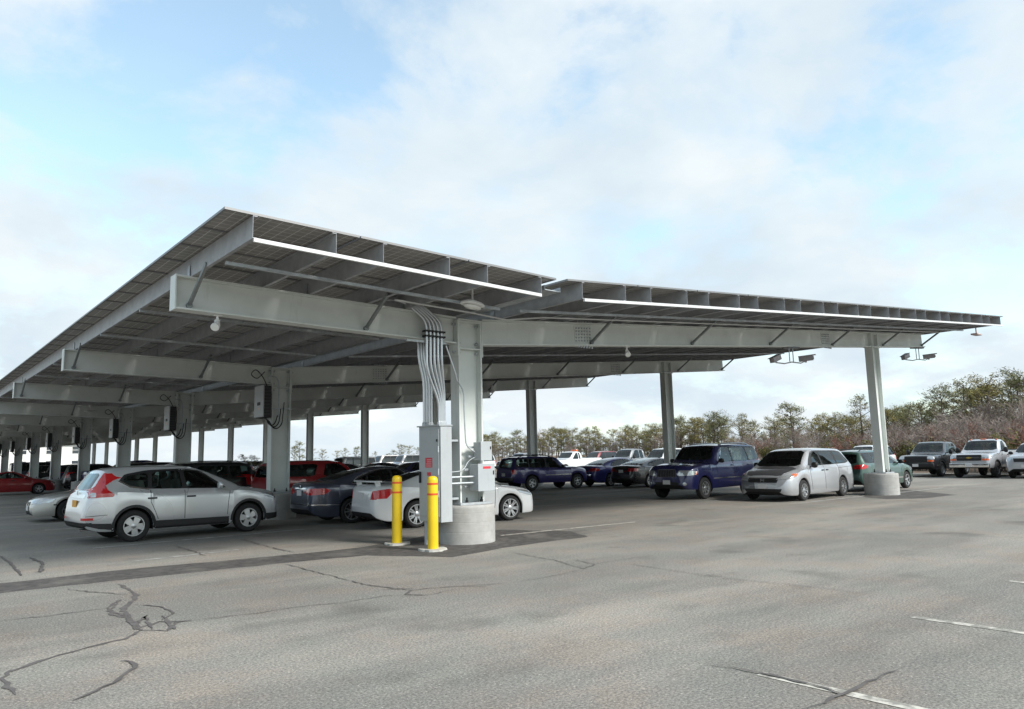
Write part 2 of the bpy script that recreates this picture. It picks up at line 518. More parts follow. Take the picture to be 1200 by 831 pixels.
def wheel_meshes(style, rr, r, m, w):
    # local axis y, outer face at y = 0, wheel reaches inwards to y = -w
    bm = B(); lathe(bm, [(rr*.96, -w+.02), (rr*.96, -.075), (.02, -.075)], 28, 'y')
    lathe(bm, [(rr*.62, -.06), (rr*.62, -.07)], 20, 'y', mi=1)
    base = meshof('wheel', bm, [UNDER, DKALLOY], 40)
    bm = B(); t = (r-rr)
    lathe(bm, [(rr, -w+.01), (rr+t*.35, -w-.002), (r-.03, -w+.004), (r-.006, -w+.03), (r, -w*.5), (r-.006, -.03), (r-.03, -.004), (rr+t*.35, .002), (rr, -.012)], 36, 'y', close=True)
    tyre = meshof('tyre', bm, [RUBBER], 35)
    bm = B()
    lathe(bm, [(rr+.004, -.012), (rr+.006, -.002), (rr-.012, -.002), (rr-.022, -.02), (rr-.026, -.07), (rr-.02, -.10)], 36, 'y', close=True)
    lathe(bm, [(.065, -.05), (.065, -.022), (.05, -.014), (.001, -.012)], 16, 'y')
    if style == 0:                                           # steel cover with slots
        lathe(bm, [(rr-.015, -.03), (rr*.7, -.012), (.05, -.008)], 36, 'y')
    elif style < 0:                                          # wide spokes
        n = -style
        for i in range(n):
            a = 2*pi*i/n; st = len(bm.verts)
            bv = [(.04, -.05), (.04, .05), (rr-.01, .075), (rr-.01, -.075), ]
            top = [bm.verts.new((x, -.018 - (0 if x < .1 else .004), y)) for x, y in bv]; bot = [bm.verts.new((x, -.05, y)) for x, y in bv]
            bm.faces.new(top); bm.faces.new(bot[::-1])
            for k in range(4): bm.faces.new((top[k], bot[k], bot[(k+1)%4], top[(k+1)%4]))
            xform(bm, st, Matrix.Rotation(a, 4, 'Y'))
    else:
        n = style; pair = n >= 10
        for i in range(n):
            a = 2*pi*i/n; hwid = .018 if pair else .028
            if pair: a += (.16 if i % 2 else -.16) * (.55)
            st = len(bm.verts)
            bv = [(.04, -hwid*1.1), (.04, hwid*1.1), (rr-.012, hwid*(.8 if pair else 1.05)), (rr-.012, -hwid*(.8 if pair else 1.05))]
            top = [bm.verts.new((x, -.014 - .008*(x < .1), y)) for x, y in bv]; bot = [bm.verts.new((x, -.05, y)) for x, y in bv]
            bm.faces.new(top); bm.faces.new(bot[::-1])
            for k in range(4): bm.faces.new((top[k], bot[k], bot[(k+1)%4], top[(k+1)%4]))
            xform(bm, st, Matrix.Rotation(a, 4, 'Y'))
    rim = meshof('rim', bm, [m], 40)
    return base, tyre, rim
def meshof(name, bm, mats, smooth=None):
    bmesh.ops.recalc_face_normals(bm, faces=bm.faces)
    me = bpy.data.meshes.new(name); bm.to_mesh(me); bm.free()
    for m in mats: me.materials.append(m)
    if smooth:
        me.polygons.foreach_set('use_smooth', [True]*len(me.polygons)); me.set_sharp_from_angle(angle=radians(smooth))
    return me

def facing(front_x, y, L, d):
    """centre of a car whose nose is at front_x; d = +1 faces +X"""
    return (front_x - d*L/2, y, 0), (0. if d > 0 else pi)

# paints
P_SILVER = paint('paint_silver', (.60,.61,.62), .5, .28)
P_SILVER2 = paint('paint_silver_beige', (.47,.46,.43), .5, .35)
P_VAN = paint('paint_light_silver', (.50,.51,.53), .5, .30)
P_GRAY = paint('paint_graphite', (.058,.066,.098), .35, .3)
P_WHITE = paint('paint_white', (.68,.69,.69), 0, .35)
P_RED = paint('paint_red', (.26,.013,.017), .1, .3)
P_DRED = paint('paint_dark_red', (.17,.008,.012), .1, .3)
P_NAVY = paint('paint_navy', (.017,.019,.088), .2, .28)
P_BLUE = paint('paint_blue', (.040,.042,.20), .2, .3)
P_PURPLE = paint('paint_purple_blue', (.030,.024,.125), .2, .3)
P_BLACK = paint('paint_black', (.009,.009,.011), 0, .28)
P_GREEN = paint('paint_dark_green', (.05,.105,.088), .3, .32)
P_PEWTER = paint('paint_pewter', (.34,.33,.31), .4, .34)
P_SLATE = paint('paint_slate', (.17,.18,.19), .4, .34)
P_HOOD = paint('paint_hood_reflection', (.055,.056,.06), .2, .45, .6)  # dark canopy reflection on the minivan bonnet, put into the paint colour
PALETTE = [P_BLACK, P_GRAY, P_NAVY, P_SILVER, P_WHITE, P_SLATE, P_DRED, P_PEWTER]

def spec_suv(L=4.56, W=1.82, H=1.65, fx=.90, rx=3.52, r=.345, hood=1.03, cowl=1.22, ws=.85, x_cowl=1.18, roof_end=None, tail=.42, box=0., belt=1.08, clear=.24, crown=.035, topw=.66, nose=.62, deck=1.0):
    """upright estate shape: ws = windshield run, tail = run of the rear glass, box raises the nose edge"""
    re = L-tail if roof_end is None else roof_end
    xr = x_cowl+ws
    S = dict(L=L, W=W, H=H, fx=fx, rx=rx, r=r, R=r+.055, crown=crown)
    h = H-crown
    S['top'] = [(0, nose+box*.2), (.03, nose+.16+box*.22), (.11, hood-.10+box*.08), (.3, hood-.035), (x_cowl*.65, hood+.045), (x_cowl-.05, cowl-.06), (x_cowl+.05, cowl), (xr-.16, h-.13), (xr, h-.055), (xr+.35, h-.012), (xr+(re-xr)*.55, h), (re-.25, h-.03), (re, h-.075),
                (re+tail*.30, h-.26), (re+tail*.62, deck+.12), (re+tail*.78, deck), (L-.05, deck-.15), (L-.015, deck-.3), (L, .62)]
    S['belt'] = [(0, .5), (.15, hood-.2), (.6, hood-.05), (x_cowl, belt-.03), (rx-.4, belt), (re, belt+.06), (L-.12, belt-.02), (L, .6)]
    S['bot'] = [(0, clear+.16), (.07, clear+.03), (.35, clear), (L-.45, clear+.02), (L-.1, clear+.10), (L, clear+.22)]
    S['plan'] = [(0, .55), (.03, .70), (.10, .83), (.28, .94), (.6, .99), (1., 1), (L-.9, 1), (L-.45, .985), (L-.18, .93), (L-.05, .86), (L, .74)]
    S['topw'] = [(0, .5), (.3, .78), (x_cowl, .84), (x_cowl+.1, .82), (xr, topw+.02), (xr+.4, topw), (re-.1, topw-.01), (re, topw-.02), (re+tail*.5, topw+.05), (L-.08, .80), (L, .68)]
    S['re'], S['xr'], S['xc'], S['tail'], S['bl'], S['hood'], S['h'] = re, xr, x_cowl, tail, belt, hood, h
    return S
def spec_sedan(L=4.85, W=1.83, H=1.47, fx=.93, rx=3.73, r=.33, hood=.83, cowl=1.0, x_cowl=1.25, ws=.85, roof_end=3.15, rg=.95, deck=1.08, belt=.96, clear=.20, nose=.5, topw=.60):
    S = dict(L=L, W=W, H=H, fx=fx, rx=rx, r=r, R=r+.05, crown=.03)
    h = H-.03; xr = x_cowl+ws; xd = roof_end+rg
    S['top'] = [(0, nose), (.03, nose+.14), (.12, hood-.10), (.3, hood-.02), (x_cowl*.62, hood+.06), (x_cowl-.05, cowl-.05), (x_cowl+.06, cowl), (xr-.2, h-.13), (xr, h-.05), (xr+.45, h), (roof_end-.2, h-.025), (roof_end+.1, h-.07), (xd-.12, deck+.07), (xd+.02, deck), (L-.18, deck-.02), (L-.06, deck-.08), (L-.02, deck-.25), (L, .58)]
    S['belt'] = [(0, .45), (.15, hood-.16), (.6, hood-.03), (x_cowl, belt-.03), (rx-.3, belt+.03), (xd, deck-.05), (L-.15, deck-.09), (L, .55)]
    S['bot'] = [(0, clear+.14), (.07, clear+.01), (.35, clear-.02), (L-.45, clear), (L-.1, clear+.09), (L, clear+.2)]
    S['plan'] = [(0, .50), (.03, .66), (.10, .80), (.28, .92), (.6, .985), (1., 1), (L-1., 1), (L-.5, .97), (L-.2, .91), (L-.05, .84), (L, .70)]
    S['topw'] = [(0, .45), (.3, .74), (x_cowl, .83), (x_cowl+.1, .81), (xr, topw+.03), (xr+.5, topw), (roof_end, topw), (xd-.1, .72), (xd, .76), (L-.1, .76), (L, .62)]
    S['re'], S['xr'], S['xc'], S['xd'], S['bl'], S['hood'], S['h'], S['deck'] = roof_end, xr, x_cowl, xd, belt, hood, h, deck
    return S
def spec_pickup(L=5.85, W=2.0, H=1.93, fx=.98, rx=4.55, r=.39, hood=1.20, cowl=1.33, x_cowl=1.55, ws=.72, cab_end=3.3, rail=1.30, belt=1.24, clear=.42, nose=.95):
    S = dict(L=L, W=W, H=H, fx=fx, rx=rx, r=r, R=r+.07, crown=.03)
    h = H-.03; xr = x_cowl+ws
    S['top'] = [(0, nose), (.03, nose+.12), (.10, hood-.06), (.3, hood-.01), (x_cowl*.65, hood+.04), (x_cowl-.04, cowl-.04), (x_cowl+.05, cowl), (xr-.14, h-.13), (xr, h-.05), (xr+.3, h), (cab_end-.15, h-.02), (cab_end-.03, h-.09), (cab_end+.04, rail+.3), (cab_end+.09, rail+.04), (L-.04, rail+.03), (L, rail-.05)]
    S['belt'] = [(0, nose-.1), (.12, hood-.12), (.6, hood-.04), (x_cowl, belt), (cab_end, belt+.01), (cab_end+.1, rail), (L-.04, rail), (L, rail-.1)]
    S['bot'] = [(0, clear+.12), (.07, clear+.02), (.35, clear), (L-.45, clear+.06), (L, clear+.12)]
    S['plan'] = [(0, .78), (.03, .85), (.10, .92), (.28, .97), (.6, 1), (L-.3, 1), (L-.05, .98), (L, .95)]
    S['topw'] = [(0, .7), (.3, .86), (x_cowl, .86), (x_cowl+.1, .84), (xr, .72), (cab_end-.1, .72), (cab_end+.08, .86), (L, .86)]
    S['bed'] = (cab_end+.14, L-.07)
    S['re'], S['xr'], S['xc'], S['bl'], S['hood'], S['h'], S['rail'] = cab_end, xr, x_cowl, belt, hood, h, rail
    return S

def glass_suv(c, doors=4, tint=GLASS, pillar=BLACK):
    """side glass, windshield and rear window of the estate shapes; the dark surround lies under the panes"""
    S = c.S; xc, xr, re, bl, h, t = S['xc'], S['xr'], S['re'], S['bl'], S['h'], S['tail']; hw = S['W']/2
    zt = h-.10
    b0 = xc+.30; z0 = bl+.03; f = (xr-xc)
    a = lambda z: xc + .08 + f*(z-S['bl']+.02)/(h-S['bl'])       # line of the windscreen pillar
    bx = xr + (re-xr)*.26; cx = xr+(re-xr)*.70
    dx = re+t*.10
    out = [(a(z0)+.18, z0-.02), (dx+.02, z0+.05), (dx-.08, zt+.02), (xr+.12, zt+.035), (a(zt)+.14, zt-.02)]
    c.both('window_surround', out, pillar, off=.002, thick=.006)
    c.both('side_window', [(a(z0)+.25, z0), (bx-.04, z0), (bx-.04, zt), (xr+.16, zt+.01), (a(zt)+.20, zt-.03)], tint, off=.005, sm=1)
    c.both('side_window', [(bx+.04, z0), (cx-.04, z0+.01), (cx-.07, zt), (bx+.04, zt)], tint, off=.005, sm=1)
    c.both('side_window', [(cx+.03, z0+.02), (dx-.04, z0+.08), (dx-.12, zt-.03), (cx, zt-.01)], tint, off=.005, sm=1)
    zc = interp(S['top'], xc+.05)+.05
    c.patch('windshield', [(-hw*.80, zc), (hw*.80, zc), (hw*.64, h-.06), (-hw*.64, h-.06)], 'x', 1, tint, off=.005, sm=1)
    c.patch('rear_window', [(-hw*.66, bl+.06), (hw*.66, bl+.06), (hw*.58, h-.13), (-hw*.58, h-.13)], 'x', -1, tint, off=.005, sm=1)
    return bx, cx
def glass_sedan(c, tint=GLASS, doors=4, chrome=False):
    S = c.S; xc, xr, re, xd, bl, h = S['xc'], S['xr'], S['re'], S['xd'], S['bl'], S['h']; hw = S['W']/2
    zt = h-.085; z0 = bl+.035
    bx = xr+(re-xr)*.42; tail = xd-.42
    out = [(xc+.42, z0-.02), (tail, z0+.06), (tail-.22, z0+.20), (re+.02, zt-.03), (re-.3, zt+.03), (xr+.1, zt+.03)]
    if chrome: c.both('window_trim', [(p[0]+(.02 if p[0] > bx else -.02), p[1]+(.022 if p[1] > z0+.15 else -.018)) for p in out], CHROME, off=.0015, thick=.004, sm=2)
    c.both('window_surround', out, BLACK, off=.0035, thick=.006, sm=2)
    c.both('side_window', [(xc+.52, z0), (bx-.035, z0), (bx-.05, zt+.01), (xr+.14, zt)], GLASS, off=.006, sm=1)
    c.both('side_window', [(bx+.035, z0), (re+.22, z0+.02), (re+.12, zt-.10), (re-.25, zt), (bx+.02, zt+.01)], GLASS, off=.006, sm=1)
    c.both('side_window', [(re+.28, z0+.03), (tail-.08, z0+.075), (tail-.25, z0+.17), (re+.19, zt-.13)], GLASS, off=.006)
    zc = interp(S['top'], xc+.06)+.04
    c.patch('windshield', [(-hw*.80, zc), (hw*.80, zc), (hw*.60, h-.05), (-hw*.60, h-.05)], 'x', 1, tint, off=.005, sm=1)
    zd = S['deck']+.05
    c.patch('rear_window', [(-hw*.70, zd), (hw*.70, zd), (hw*.56, h-.09), (-hw*.56, h-.09)], 'x', -1, tint, off=.005, sm=1)
    return bx

# ---- makers
def suv(name, loc_rz, label, pm, S, cat='SUV', wheel=(5, .22), group=None, light='std', trim=True, rails=False, hand=BLACK, mir=None, cladding=None, detail=2, wm=None, far=False):
    c = Car(name, S, pm, loc_rz[0], loc_rz[1], label, cat, group); hw = S['W']/2; L = S['L']
    bx, cx = glass_suv(c)
    c.wheels(wheel[0], wheel[1], wm)
    hd = S['hood']
    if light == 'std':
        c.ends2('headlight', [(hw*.58, hd-.22), (hw*.93, hd-.20), (hw*.93, hd-.07), (hw*.58, hd-.10)], 1, LENS, sm=1)
        c.ends2('taillight', [(hw*.70, S['bl']-.22), (hw*.96, S['bl']-.22), (hw*.93, S['bl']+.12), (hw*.74, S['bl']+.10)], -1, RED_L)
        c.patch('grille', [(-hw*.48, hd-.30), (hw*.48, hd-.30), (hw*.52, hd-.12), (-hw*.52, hd-.12)], 'x', 1, BLACK)
        c.patch('bumper', [(-hw*.95, .34), (hw*.95, .34), (hw*.95, .46), (-hw*.95, .46)], 'x', -1, BLACK)
    if trim: c.arch_trim(cladding or BLACK, .05)
    if not far:
        c.mirrors(S['xc']+.32, S['bl']+.06, mir or BLACK)
        c.handles([bx-.12, cx-.14], S['bl']-.10, hand)
        c.seams([[(S['xc']+.18, .5), (S['xc']+.14, S['bl']-.04)], [(bx, .42), (bx, S['bl']+.02)]])
        c.plate(.62, 1); c.plate(.78, -1)
    if rails: c.rails(S['xr']+.25, S['re']-.15, .54, S['H'], BLACK)
    return c
def sedan(name, loc_rz, label, pm, S, cat='sedan', wheel=(10, .225), group=None, light='std', hand=None, mir=None, wm=None, far=False, chrome=False):
    c = Car(name, S, pm, loc_rz[0], loc_rz[1], label, cat, group); hw = S['W']/2; L = S['L']
    bx = glass_sedan(c, chrome=chrome)
    c.wheels(wheel[0], wheel[1], wm)
    hd = S['hood']; dk = S['deck']
    if light == 'std':
        c.ends2('headlight', [(hw*.52, hd-.24), (hw*.90, hd-.19), (hw*.90, hd-.10), (hw*.58, hd-.12)], 1, LENS, sm=1)
        c.ends2('taillight', [(hw*.52, dk-.29), (hw*.90, dk-.28), (hw*.90, dk-.12), (hw*.54, dk-.13)], -1, RED_L, sm=1)
        c.both('taillight', [(L-.01, dk-.28), (L-.32, dk-.26), (L-.38, dk-.15), (L-.06, dk-.12)], RED_L)
        c.patch('grille', [(-hw*.36, hd-.27), (hw*.36, hd-.27), (hw*.42, hd-.15), (-hw*.42, hd-.15)], 'x', 1, BLACK)
    if not far:
        c.mirrors(S['xc']+.42, S['bl']+.04, mir or pm, out=.10)
        c.handles([bx-.15, bx+.78], S['bl']-.10, hand or pm)
        c.seams([[(S['xc']+.2, .36), (S['xc']+.16, S['bl']-.03)], [(bx, .3), (bx, S['bl']+.02)], [(bx+.92, S['bl']-.04), (bx+.86, S['r']+.46)]])
        c.plate(.42, 1); c.plate(dk-.27, -1)
    return c
def pickup(name, loc_rz, label, pm, S, wheel=(6, .22), group=None, crew=True, wm=None, far=False, chrome_bumper=False, amber=False):
    c = Car(name, S, pm, loc_rz[0], loc_rz[1], label, 'pickup', group); hw = S['W']/2; L = S['L']
    xc, xr, re, bl, h = S['xc'], S['xr'], S['re'], S['bl'], S['h']
    zt = h-.09; z0 = bl+.04; bx = xr+(re-xr)*.52 if crew else re-.22
    f = xr-xc; a = lambda z: xc+.1+f*(z-bl)/(h-bl)
    c.both('side_window', [(a(z0)+.2, z0), (bx-.03, z0), (bx-.03, zt), (a(zt)+.2, zt)], GLASS, off=.005, sm=1)
    if crew: c.both('side_window', [(bx+.05, z0), (re-.14, z0), (re-.16, zt), (bx+.05, zt)], GLASS, off=.005, sm=1)
    zc = interp(S['top'], xc+.05)+.05
    c.patch('windshield', [(-hw*.80, zc), (hw*.80, zc), (hw*.69, h-.06), (-hw*.69, h-.06)], 'x', 1, GLASS, off=.005, sm=1)
    c.patch('rear_window', [(-hw*.62, bl+.12), (hw*.62, bl+.12), (hw*.58, h-.14), (-hw*.58, h-.14)], 'x', -1, GLASS, off=.005)
    hd = S['hood']
    c.wheels(wheel[0], wheel[1], wm, w=.26)
    c.patch('grille', rrect(-hw*.58, hw*.58, hd-.36, hd-.06, .03), 'x', 1, BLACK, off=.008, flat=.6)
    c.ends2('headlight', rrect(hw*.60, hw*.90, hd-.24, hd-.06, .03), 1, LENS, off=.008)
    c.ends2('turn_signal', rrect(hw*.60, hw*.90, hd-.35, hd-.26, .02), 1, ORANGE_L, off=.008)
    zb = S['r']+.16
    bmb = B(); box(bmb, L/2-.06, L/2+.10, -hw*.93, hw*.93, zb-.02, zb+.19, bev=.03)
    obj('front_bumper', bmb, CHROME if chrome_bumper else BLACK, c.root, smooth=40)
    p = B(); box(p, L/2+.101, L/2+.115, -.16, .16, zb+.02, zb+.17); obj('license_plate', p, PLATE, c.root)
    bmb = B(); box(bmb, -L/2-.12, -L/2+.04, -hw*.93, hw*.93, zb, zb+.18, bev=.03)
    obj('rear_bumper', bmb, CHROME if chrome_bumper else BLACK, c.root, smooth=40)
    c.ends2('taillight', rrect(hw*.78, hw*.94, S['rail']-.50, S['rail']-.12, .02), -1, RED_L, off=.008)
    if not far:
        c.mirrors(xc+.35, bl+.12, BLACK, sx=.10, sz=.15, out=.22)
        c.handles([bx-.12]+([re-.35] if crew else []), bl-.12, BLACK)
        c.arch_trim(BLACK, .05)
        c.seams([[(xc+.2, .65), (xc+.16, bl)], [(bx, .65), (bx, bl)], [(re+.03, .62), (re+.03, bl)]])
    return c
# ------------------------------------------------------------------ the parked vehicles
# 1 silver compact SUV in the foreground
S = spec_suv(L=4.50, W=1.82, H=1.66, fx=.88, rx=3.50, r=.345, hood=1.0, cowl=1.16, x_cowl=1.12, ws=.95, tail=.44, belt=1.06, topw=.65, nose=.58, deck=1.02)
S['top'][8] = (S['xr'], S['h']-.075)
c = Car('parked_suv', S, P_SILVER, (-3.60, 6.80, 0), radians(4.0), 'silver compact SUV with orange rear plate, the nearest car on the left', 'SUV')
hw = S['W']/2; bl, h, xc, xr, re = S['bl'], S['h'], S['xc'], S['xr'], S['re']
# side glass that sweeps up to the tail
zt = h-.10
c.both('window_surround', [(1.42, bl+.02), (3.30, bl+.08), (3.60, bl+.14), (3.82, bl+.27), (3.68, zt-.05), (3.2, zt+.03), (2.4, zt+.045), (2.0, zt-.02), (1.6, bl+.16)], BLACK, off=.002, thick=.006, sm=1)
c.both('window_trim', [(3.20, bl+.05), (3.60, bl+.12), (3.84, bl+.27), (3.80, bl+.28), (3.60, bl+.155), (3.20, bl+.085)], CHROME, off=.004, thick=.004)
c.both('side_window', [(1.58, bl+.05), (2.36, bl+.06), (2.40, zt), (2.1, zt-.03), (1.85, bl+.29)], GLASS, off=.005, sm=1)
c.both('side_window', [(2.46, bl+.06), (3.14, bl+.085), (3.10, zt-.02), (2.50, zt)], GLASS, off=.005, sm=1)
c.both('side_window', [(3.22, bl+.10), (3.56, bl+.165), (3.74, bl+.27), (3.64, zt-.09), (3.20, zt-.03)], GLASS, off=.005, sm=1)
c.patch('windshield', [(-hw*.8, 1.22), (hw*.8, 1.22), (hw*.62, h-.07), (-hw*.62, h-.07)], 'x', 1, GLASS, sm=1)
c.patch('rear_window', [(-hw*.60, 1.14), (hw*.60, 1.14), (hw*.52, h-.12), (-hw*.52, h-.12)], 'x', -1, GLASS, sm=1)
for s in (-1, 1):
    c.patch('taillight', [(4.43, .99), (3.95, 1.0), (3.92, 1.04), (4.05, 1.15), (4.085, 1.25), (4.07, 1.36), (4.015, 1.50), (4.075, 1.51), (4.165, 1.38), (4.25, 1.24), (4.38, 1.12)], 'y', s, RED_L, off=.008)
    c.patch('reversing_lamp', [(4.40, 1.0), (4.28, 1.005), (4.27, 1.09), (4.36, 1.10)], 'y', s, LENS, off=.013)
    c.patch('taillight', [(s*hw*.80, .99), (s*hw*.93, .99), (s*hw*.90, 1.14), (s*hw*.78, 1.40), (s*hw*.70, 1.50), (s*hw*.66, 1.50), (s*hw*.77, 1.22)], 'x', -1, RED_L, off=.008)
    c.patch('reflector', [(s*hw*.72, .52), (s*hw*.93, .52), (s*hw*.93, .57), (s*hw*.72, .57)], 'x', -1, RED_L, off=.008)
    c.patch('reflector', [(4.32, .52), (4.48, .52), (4.48, .57), (4.32, .57)], 'y', s, RED_L, off=.006)
    c.patch('headlight', [(.05, .74), (.30, .80), (.62, .93), (.40, .92), (.12, .85)], 'y', s, LENS, off=.006)
c.ends2('headlight', [(hw*.45, .74), (hw*.86, .76), (hw*.9, .9), (hw*.55, .84)], 1, LENS)
c.patch('grille', [(-hw*.45, .70), (hw*.45, .70), (hw*.5, .86), (-hw*.5, .86)], 'x', 1, BLACK)
c.patch('rear_bumper_trim', [(-hw*.90, .39), (hw*.90, .39), (hw*.92, .47), (-hw*.92, .47)], 'x', -1, BLACK, off=.006)
c.both('rear_bumper_trim', [(3.94, .30), (4.20, .33), (4.38, .39), (4.44, .46), (4.30, .45), (3.96, .43)], BLACK, off=.006)
c.both('front_bumper_trim', [(.01, .30), (.40, .26), (.50, .42), (.03, .42)], BLACK, off=.006)
c.both('sill_trim', [(1.38, .25), (3.10, .26), (3.10, .43), (1.38, .41)], BLACK, off=.008)
c.patch('rear_garnish', [(-hw*.6, .98), (hw*.6, .98), (hw*.6, 1.05), (-hw*.6, 1.05)], 'x', -1, CHROME, off=.01)
e = c.end(0, 1.08, -1); bm = B()
for y0, y1, z0, z1 in ((-.05, -.03, 1.04, 1.13), (.03, .05, 1.04, 1.13), (-.03, .03, 1.075, 1.095)): box(bm, e.x-.035, e.x-.01, y0, y1, z0, z1)
obj('emblem', bm, CHROME, c.root)
c.arch_trim(BLACK, .06)
c.wheels(-5, .215, ALLOY)
c.mirrors(1.62, bl+.08, P_SILVER); c.handles([2.28, 3.14], bl-.13, BLACK, .2)
c.seams([[(1.42, .46), (1.40, .75), (1.36, bl-.05)], [(2.42, .44), (2.42, bl+.02)], [(3.00, .46), (3.08, .66), (3.17, .85), (3.17, bl+.05)], [(4.05, .62), (4.5, .60)]])
c.plate(.86, -1, PLATE_O, 0.0); c.plate(.5, 1)
bm = B(); tube(bm, [(-1.9, -.45, .31), (-2.22, -.45, .30)], .025, 10); obj('exhaust_pipe', bm, CHROME, c.root, smooth=60)
e = c.end(0, 1.40, -1); bm = B(); beam_bar(bm, (e.x-.01, .05, 1.19), (e.x-.005, -.32, 1.22), .02, .02); obj('rear_wiper', bm, BLACK, c.root)

# 2 silver beige sedan, nose out, behind it
S = spec_sedan(L=4.72, W=1.79, H=1.40, fx=.98, rx=3.70, hood=.76, cowl=.93, belt=.90, deck=1.02, r=.325, nose=.44)
c = sedan('parked_sedan', ((-3.25, 15.15, 0), pi), 'silver beige sedan parked nose out behind the silver SUV', P_SILVER2, S, wheel=(5, .19), light='none', wm=DKALLOY)
hw = S['W']/2
for s in (-1, 1):
    c.patch('headlight', [(.14, .55), (.50, .60), (.62, .70), (.30, .70), (.14, .66)], 'y', s, LENS, off=.008, sm=1)
    c.patch('bumper_trim', [(.55, .50), (.90, .50), (.90, .54), (.55, .54)], 'y', s, BLACK, off=.008)
c.ends2('headlight', [(hw*.46, .54), (hw*.88, .58), (hw*.88, .69), (hw*.5, .66)], 1, LENS, sm=1)
c.ends2('fog_lamp', [(hw*.55+.09*cos(a*pi/5), .33+.06*sin(a*pi/5)) for a in range(10)], 1, LENS)
c.ends2('grille', [(hw*.05, .50), (hw*.34, .50), (hw*.34, .61), (hw*.05, .61)], 1, BLACK, sm=1)
c.patch('grille', [(-hw*.5, .26), (hw*.5, .26), (hw*.5, .36), (-hw*.5, .36)], 'x', 1, BLACK)
c.ends2('taillight', [(hw*.5, .76), (hw*.93, .76), (hw*.93, .92), (hw*.5, .92)], -1, RED_L)

# 3 graphite sedan
S = spec_sedan(L=4.87, W=1.83, H=1.49, fx=.93, rx=3.73, r=.335, hood=.83, cowl=.98, x_cowl=1.25, roof_end=3.05, rg=1.13, deck=1.10, belt=.95)
c = sedan('parked_sedan', ((1.93, 6.72, 0), radians(-3)), 'graphite grey sedan with chrome bumper strip, between the white sedan and a pier', P_GRAY, S, wheel=(10, .235), light='none', chrome=True)
hw = S['W']/2; dk = 1.10
for s in (-1, 1):
    c.patch('taillight', [(4.86, .78), (4.50, .80), (4.34, .90), (4.48, .95), (4.84, .95)], 'y', s, RED_L, off=.007, sm=1)
    c.patch('taillight', [(s*hw*.52, .79), (s*hw*.92, .78), (s*hw*.92, .95), (s*hw*.55, .95)], 'x', -1, RED_L, off=.007, sm=1)
    c.patch('bumper_strip', [(3.98, .50), (4.86, .52), (4.86, .545), (3.98, .525)], 'y', s, CHROME, off=.006)
c.patch('bumper_strip', [(-hw*.92, .52), (hw*.92, .52), (hw*.92, .545), (-hw*.92, .545)], 'x', -1, CHROME, off=.006)
c.patch('boot_trim', [(-hw*.4, .93), (hw*.4, .93), (hw*.4, .955), (-hw*.4, .955)], 'x', -1, CHROME, off=.006)
c.ends2('headlight', [(hw*.45, .62), (hw*.88, .64), (hw*.88, .74), (hw*.45, .72)], 1, LENS)
e = c.end(0, .95, -1); bm = B(); lathe(bm, [(.055, e.x-.02), (.045, e.x-.03), (.001, e.x-.03)], 20, 'x', (0, 0, 1.0)); obj('emblem', bm, CHROME, c.root)

# 4 white sedan with a boot spoiler behind the cabinet
S = spec_sedan(L=4.75, W=1.77, H=1.43, fx=.92, rx=3.63, r=.33, hood=.82, cowl=.98, x_cowl=1.22, roof_end=3.0, rg=.98, deck=1.06, belt=.93)
c = sedan('parked_sedan', ((2.32, 4.02, 0), radians(-7)), 'white sedan with boot spoiler parked beside the tall grey electrical cabinet', P_WHITE, S, wheel=(14, .235), light='none')
hw = S['W']/2
for s in (-1, 1):
    c.patch('taillight', [(4.74, .74), (4.42, .74), (4.22, .93), (4.34, .97), (4.62, .94)], 'y', s, RED_L, off=.007)
    c.patch('taillight', [(s*hw*.66, .72), (s*hw*.86, .72), (s*hw*.94, .93), (s*hw*.72, .93)], 'x', -1, RED_L, off=.007)
    c.patch('headlight', [(.20, .62), (.62, .72), (.74, .80), (.5, .79), (.22, .72)], 'y', s, LENS, off=.006)
bm = B(); lo = B()
dx = -4.75/2
pts = [(-hw*.80, -.02), (-hw*.55, 0), (0, .03), (hw*.55, 0), (hw*.80, -.02)]
for (ya, xa), (yb, xb) in zip(pts, pts[1:]): beam_bar(bm, (dx+.16-xa, ya, 1.145), (dx+.16-xb, yb, 1.145), .17, .035)
for y in (-hw*.68, hw*.68): beam_bar(bm, (dx+.2, y, 1.03), (dx+.18, y, 1.14), .05, .12)
obj('boot_spoiler', bm, P_WHITE, c.root)
c.patch('plate_recess', [(-.40, .66), (.40, .66), (.44, .86), (-.44, .86)], 'x', -1, P_WHITE, off=.012)
c.ends2('headlight', [(hw*.5, .62), (hw*.9, .66), (hw*.9, .78), (hw*.55, .72)], 1, LENS)
c.patch('grille', [(-hw*.36, .56), (hw*.36, .56), (hw*.4, .68), (-hw*.4, .68)], 'x', 1, BLACK)

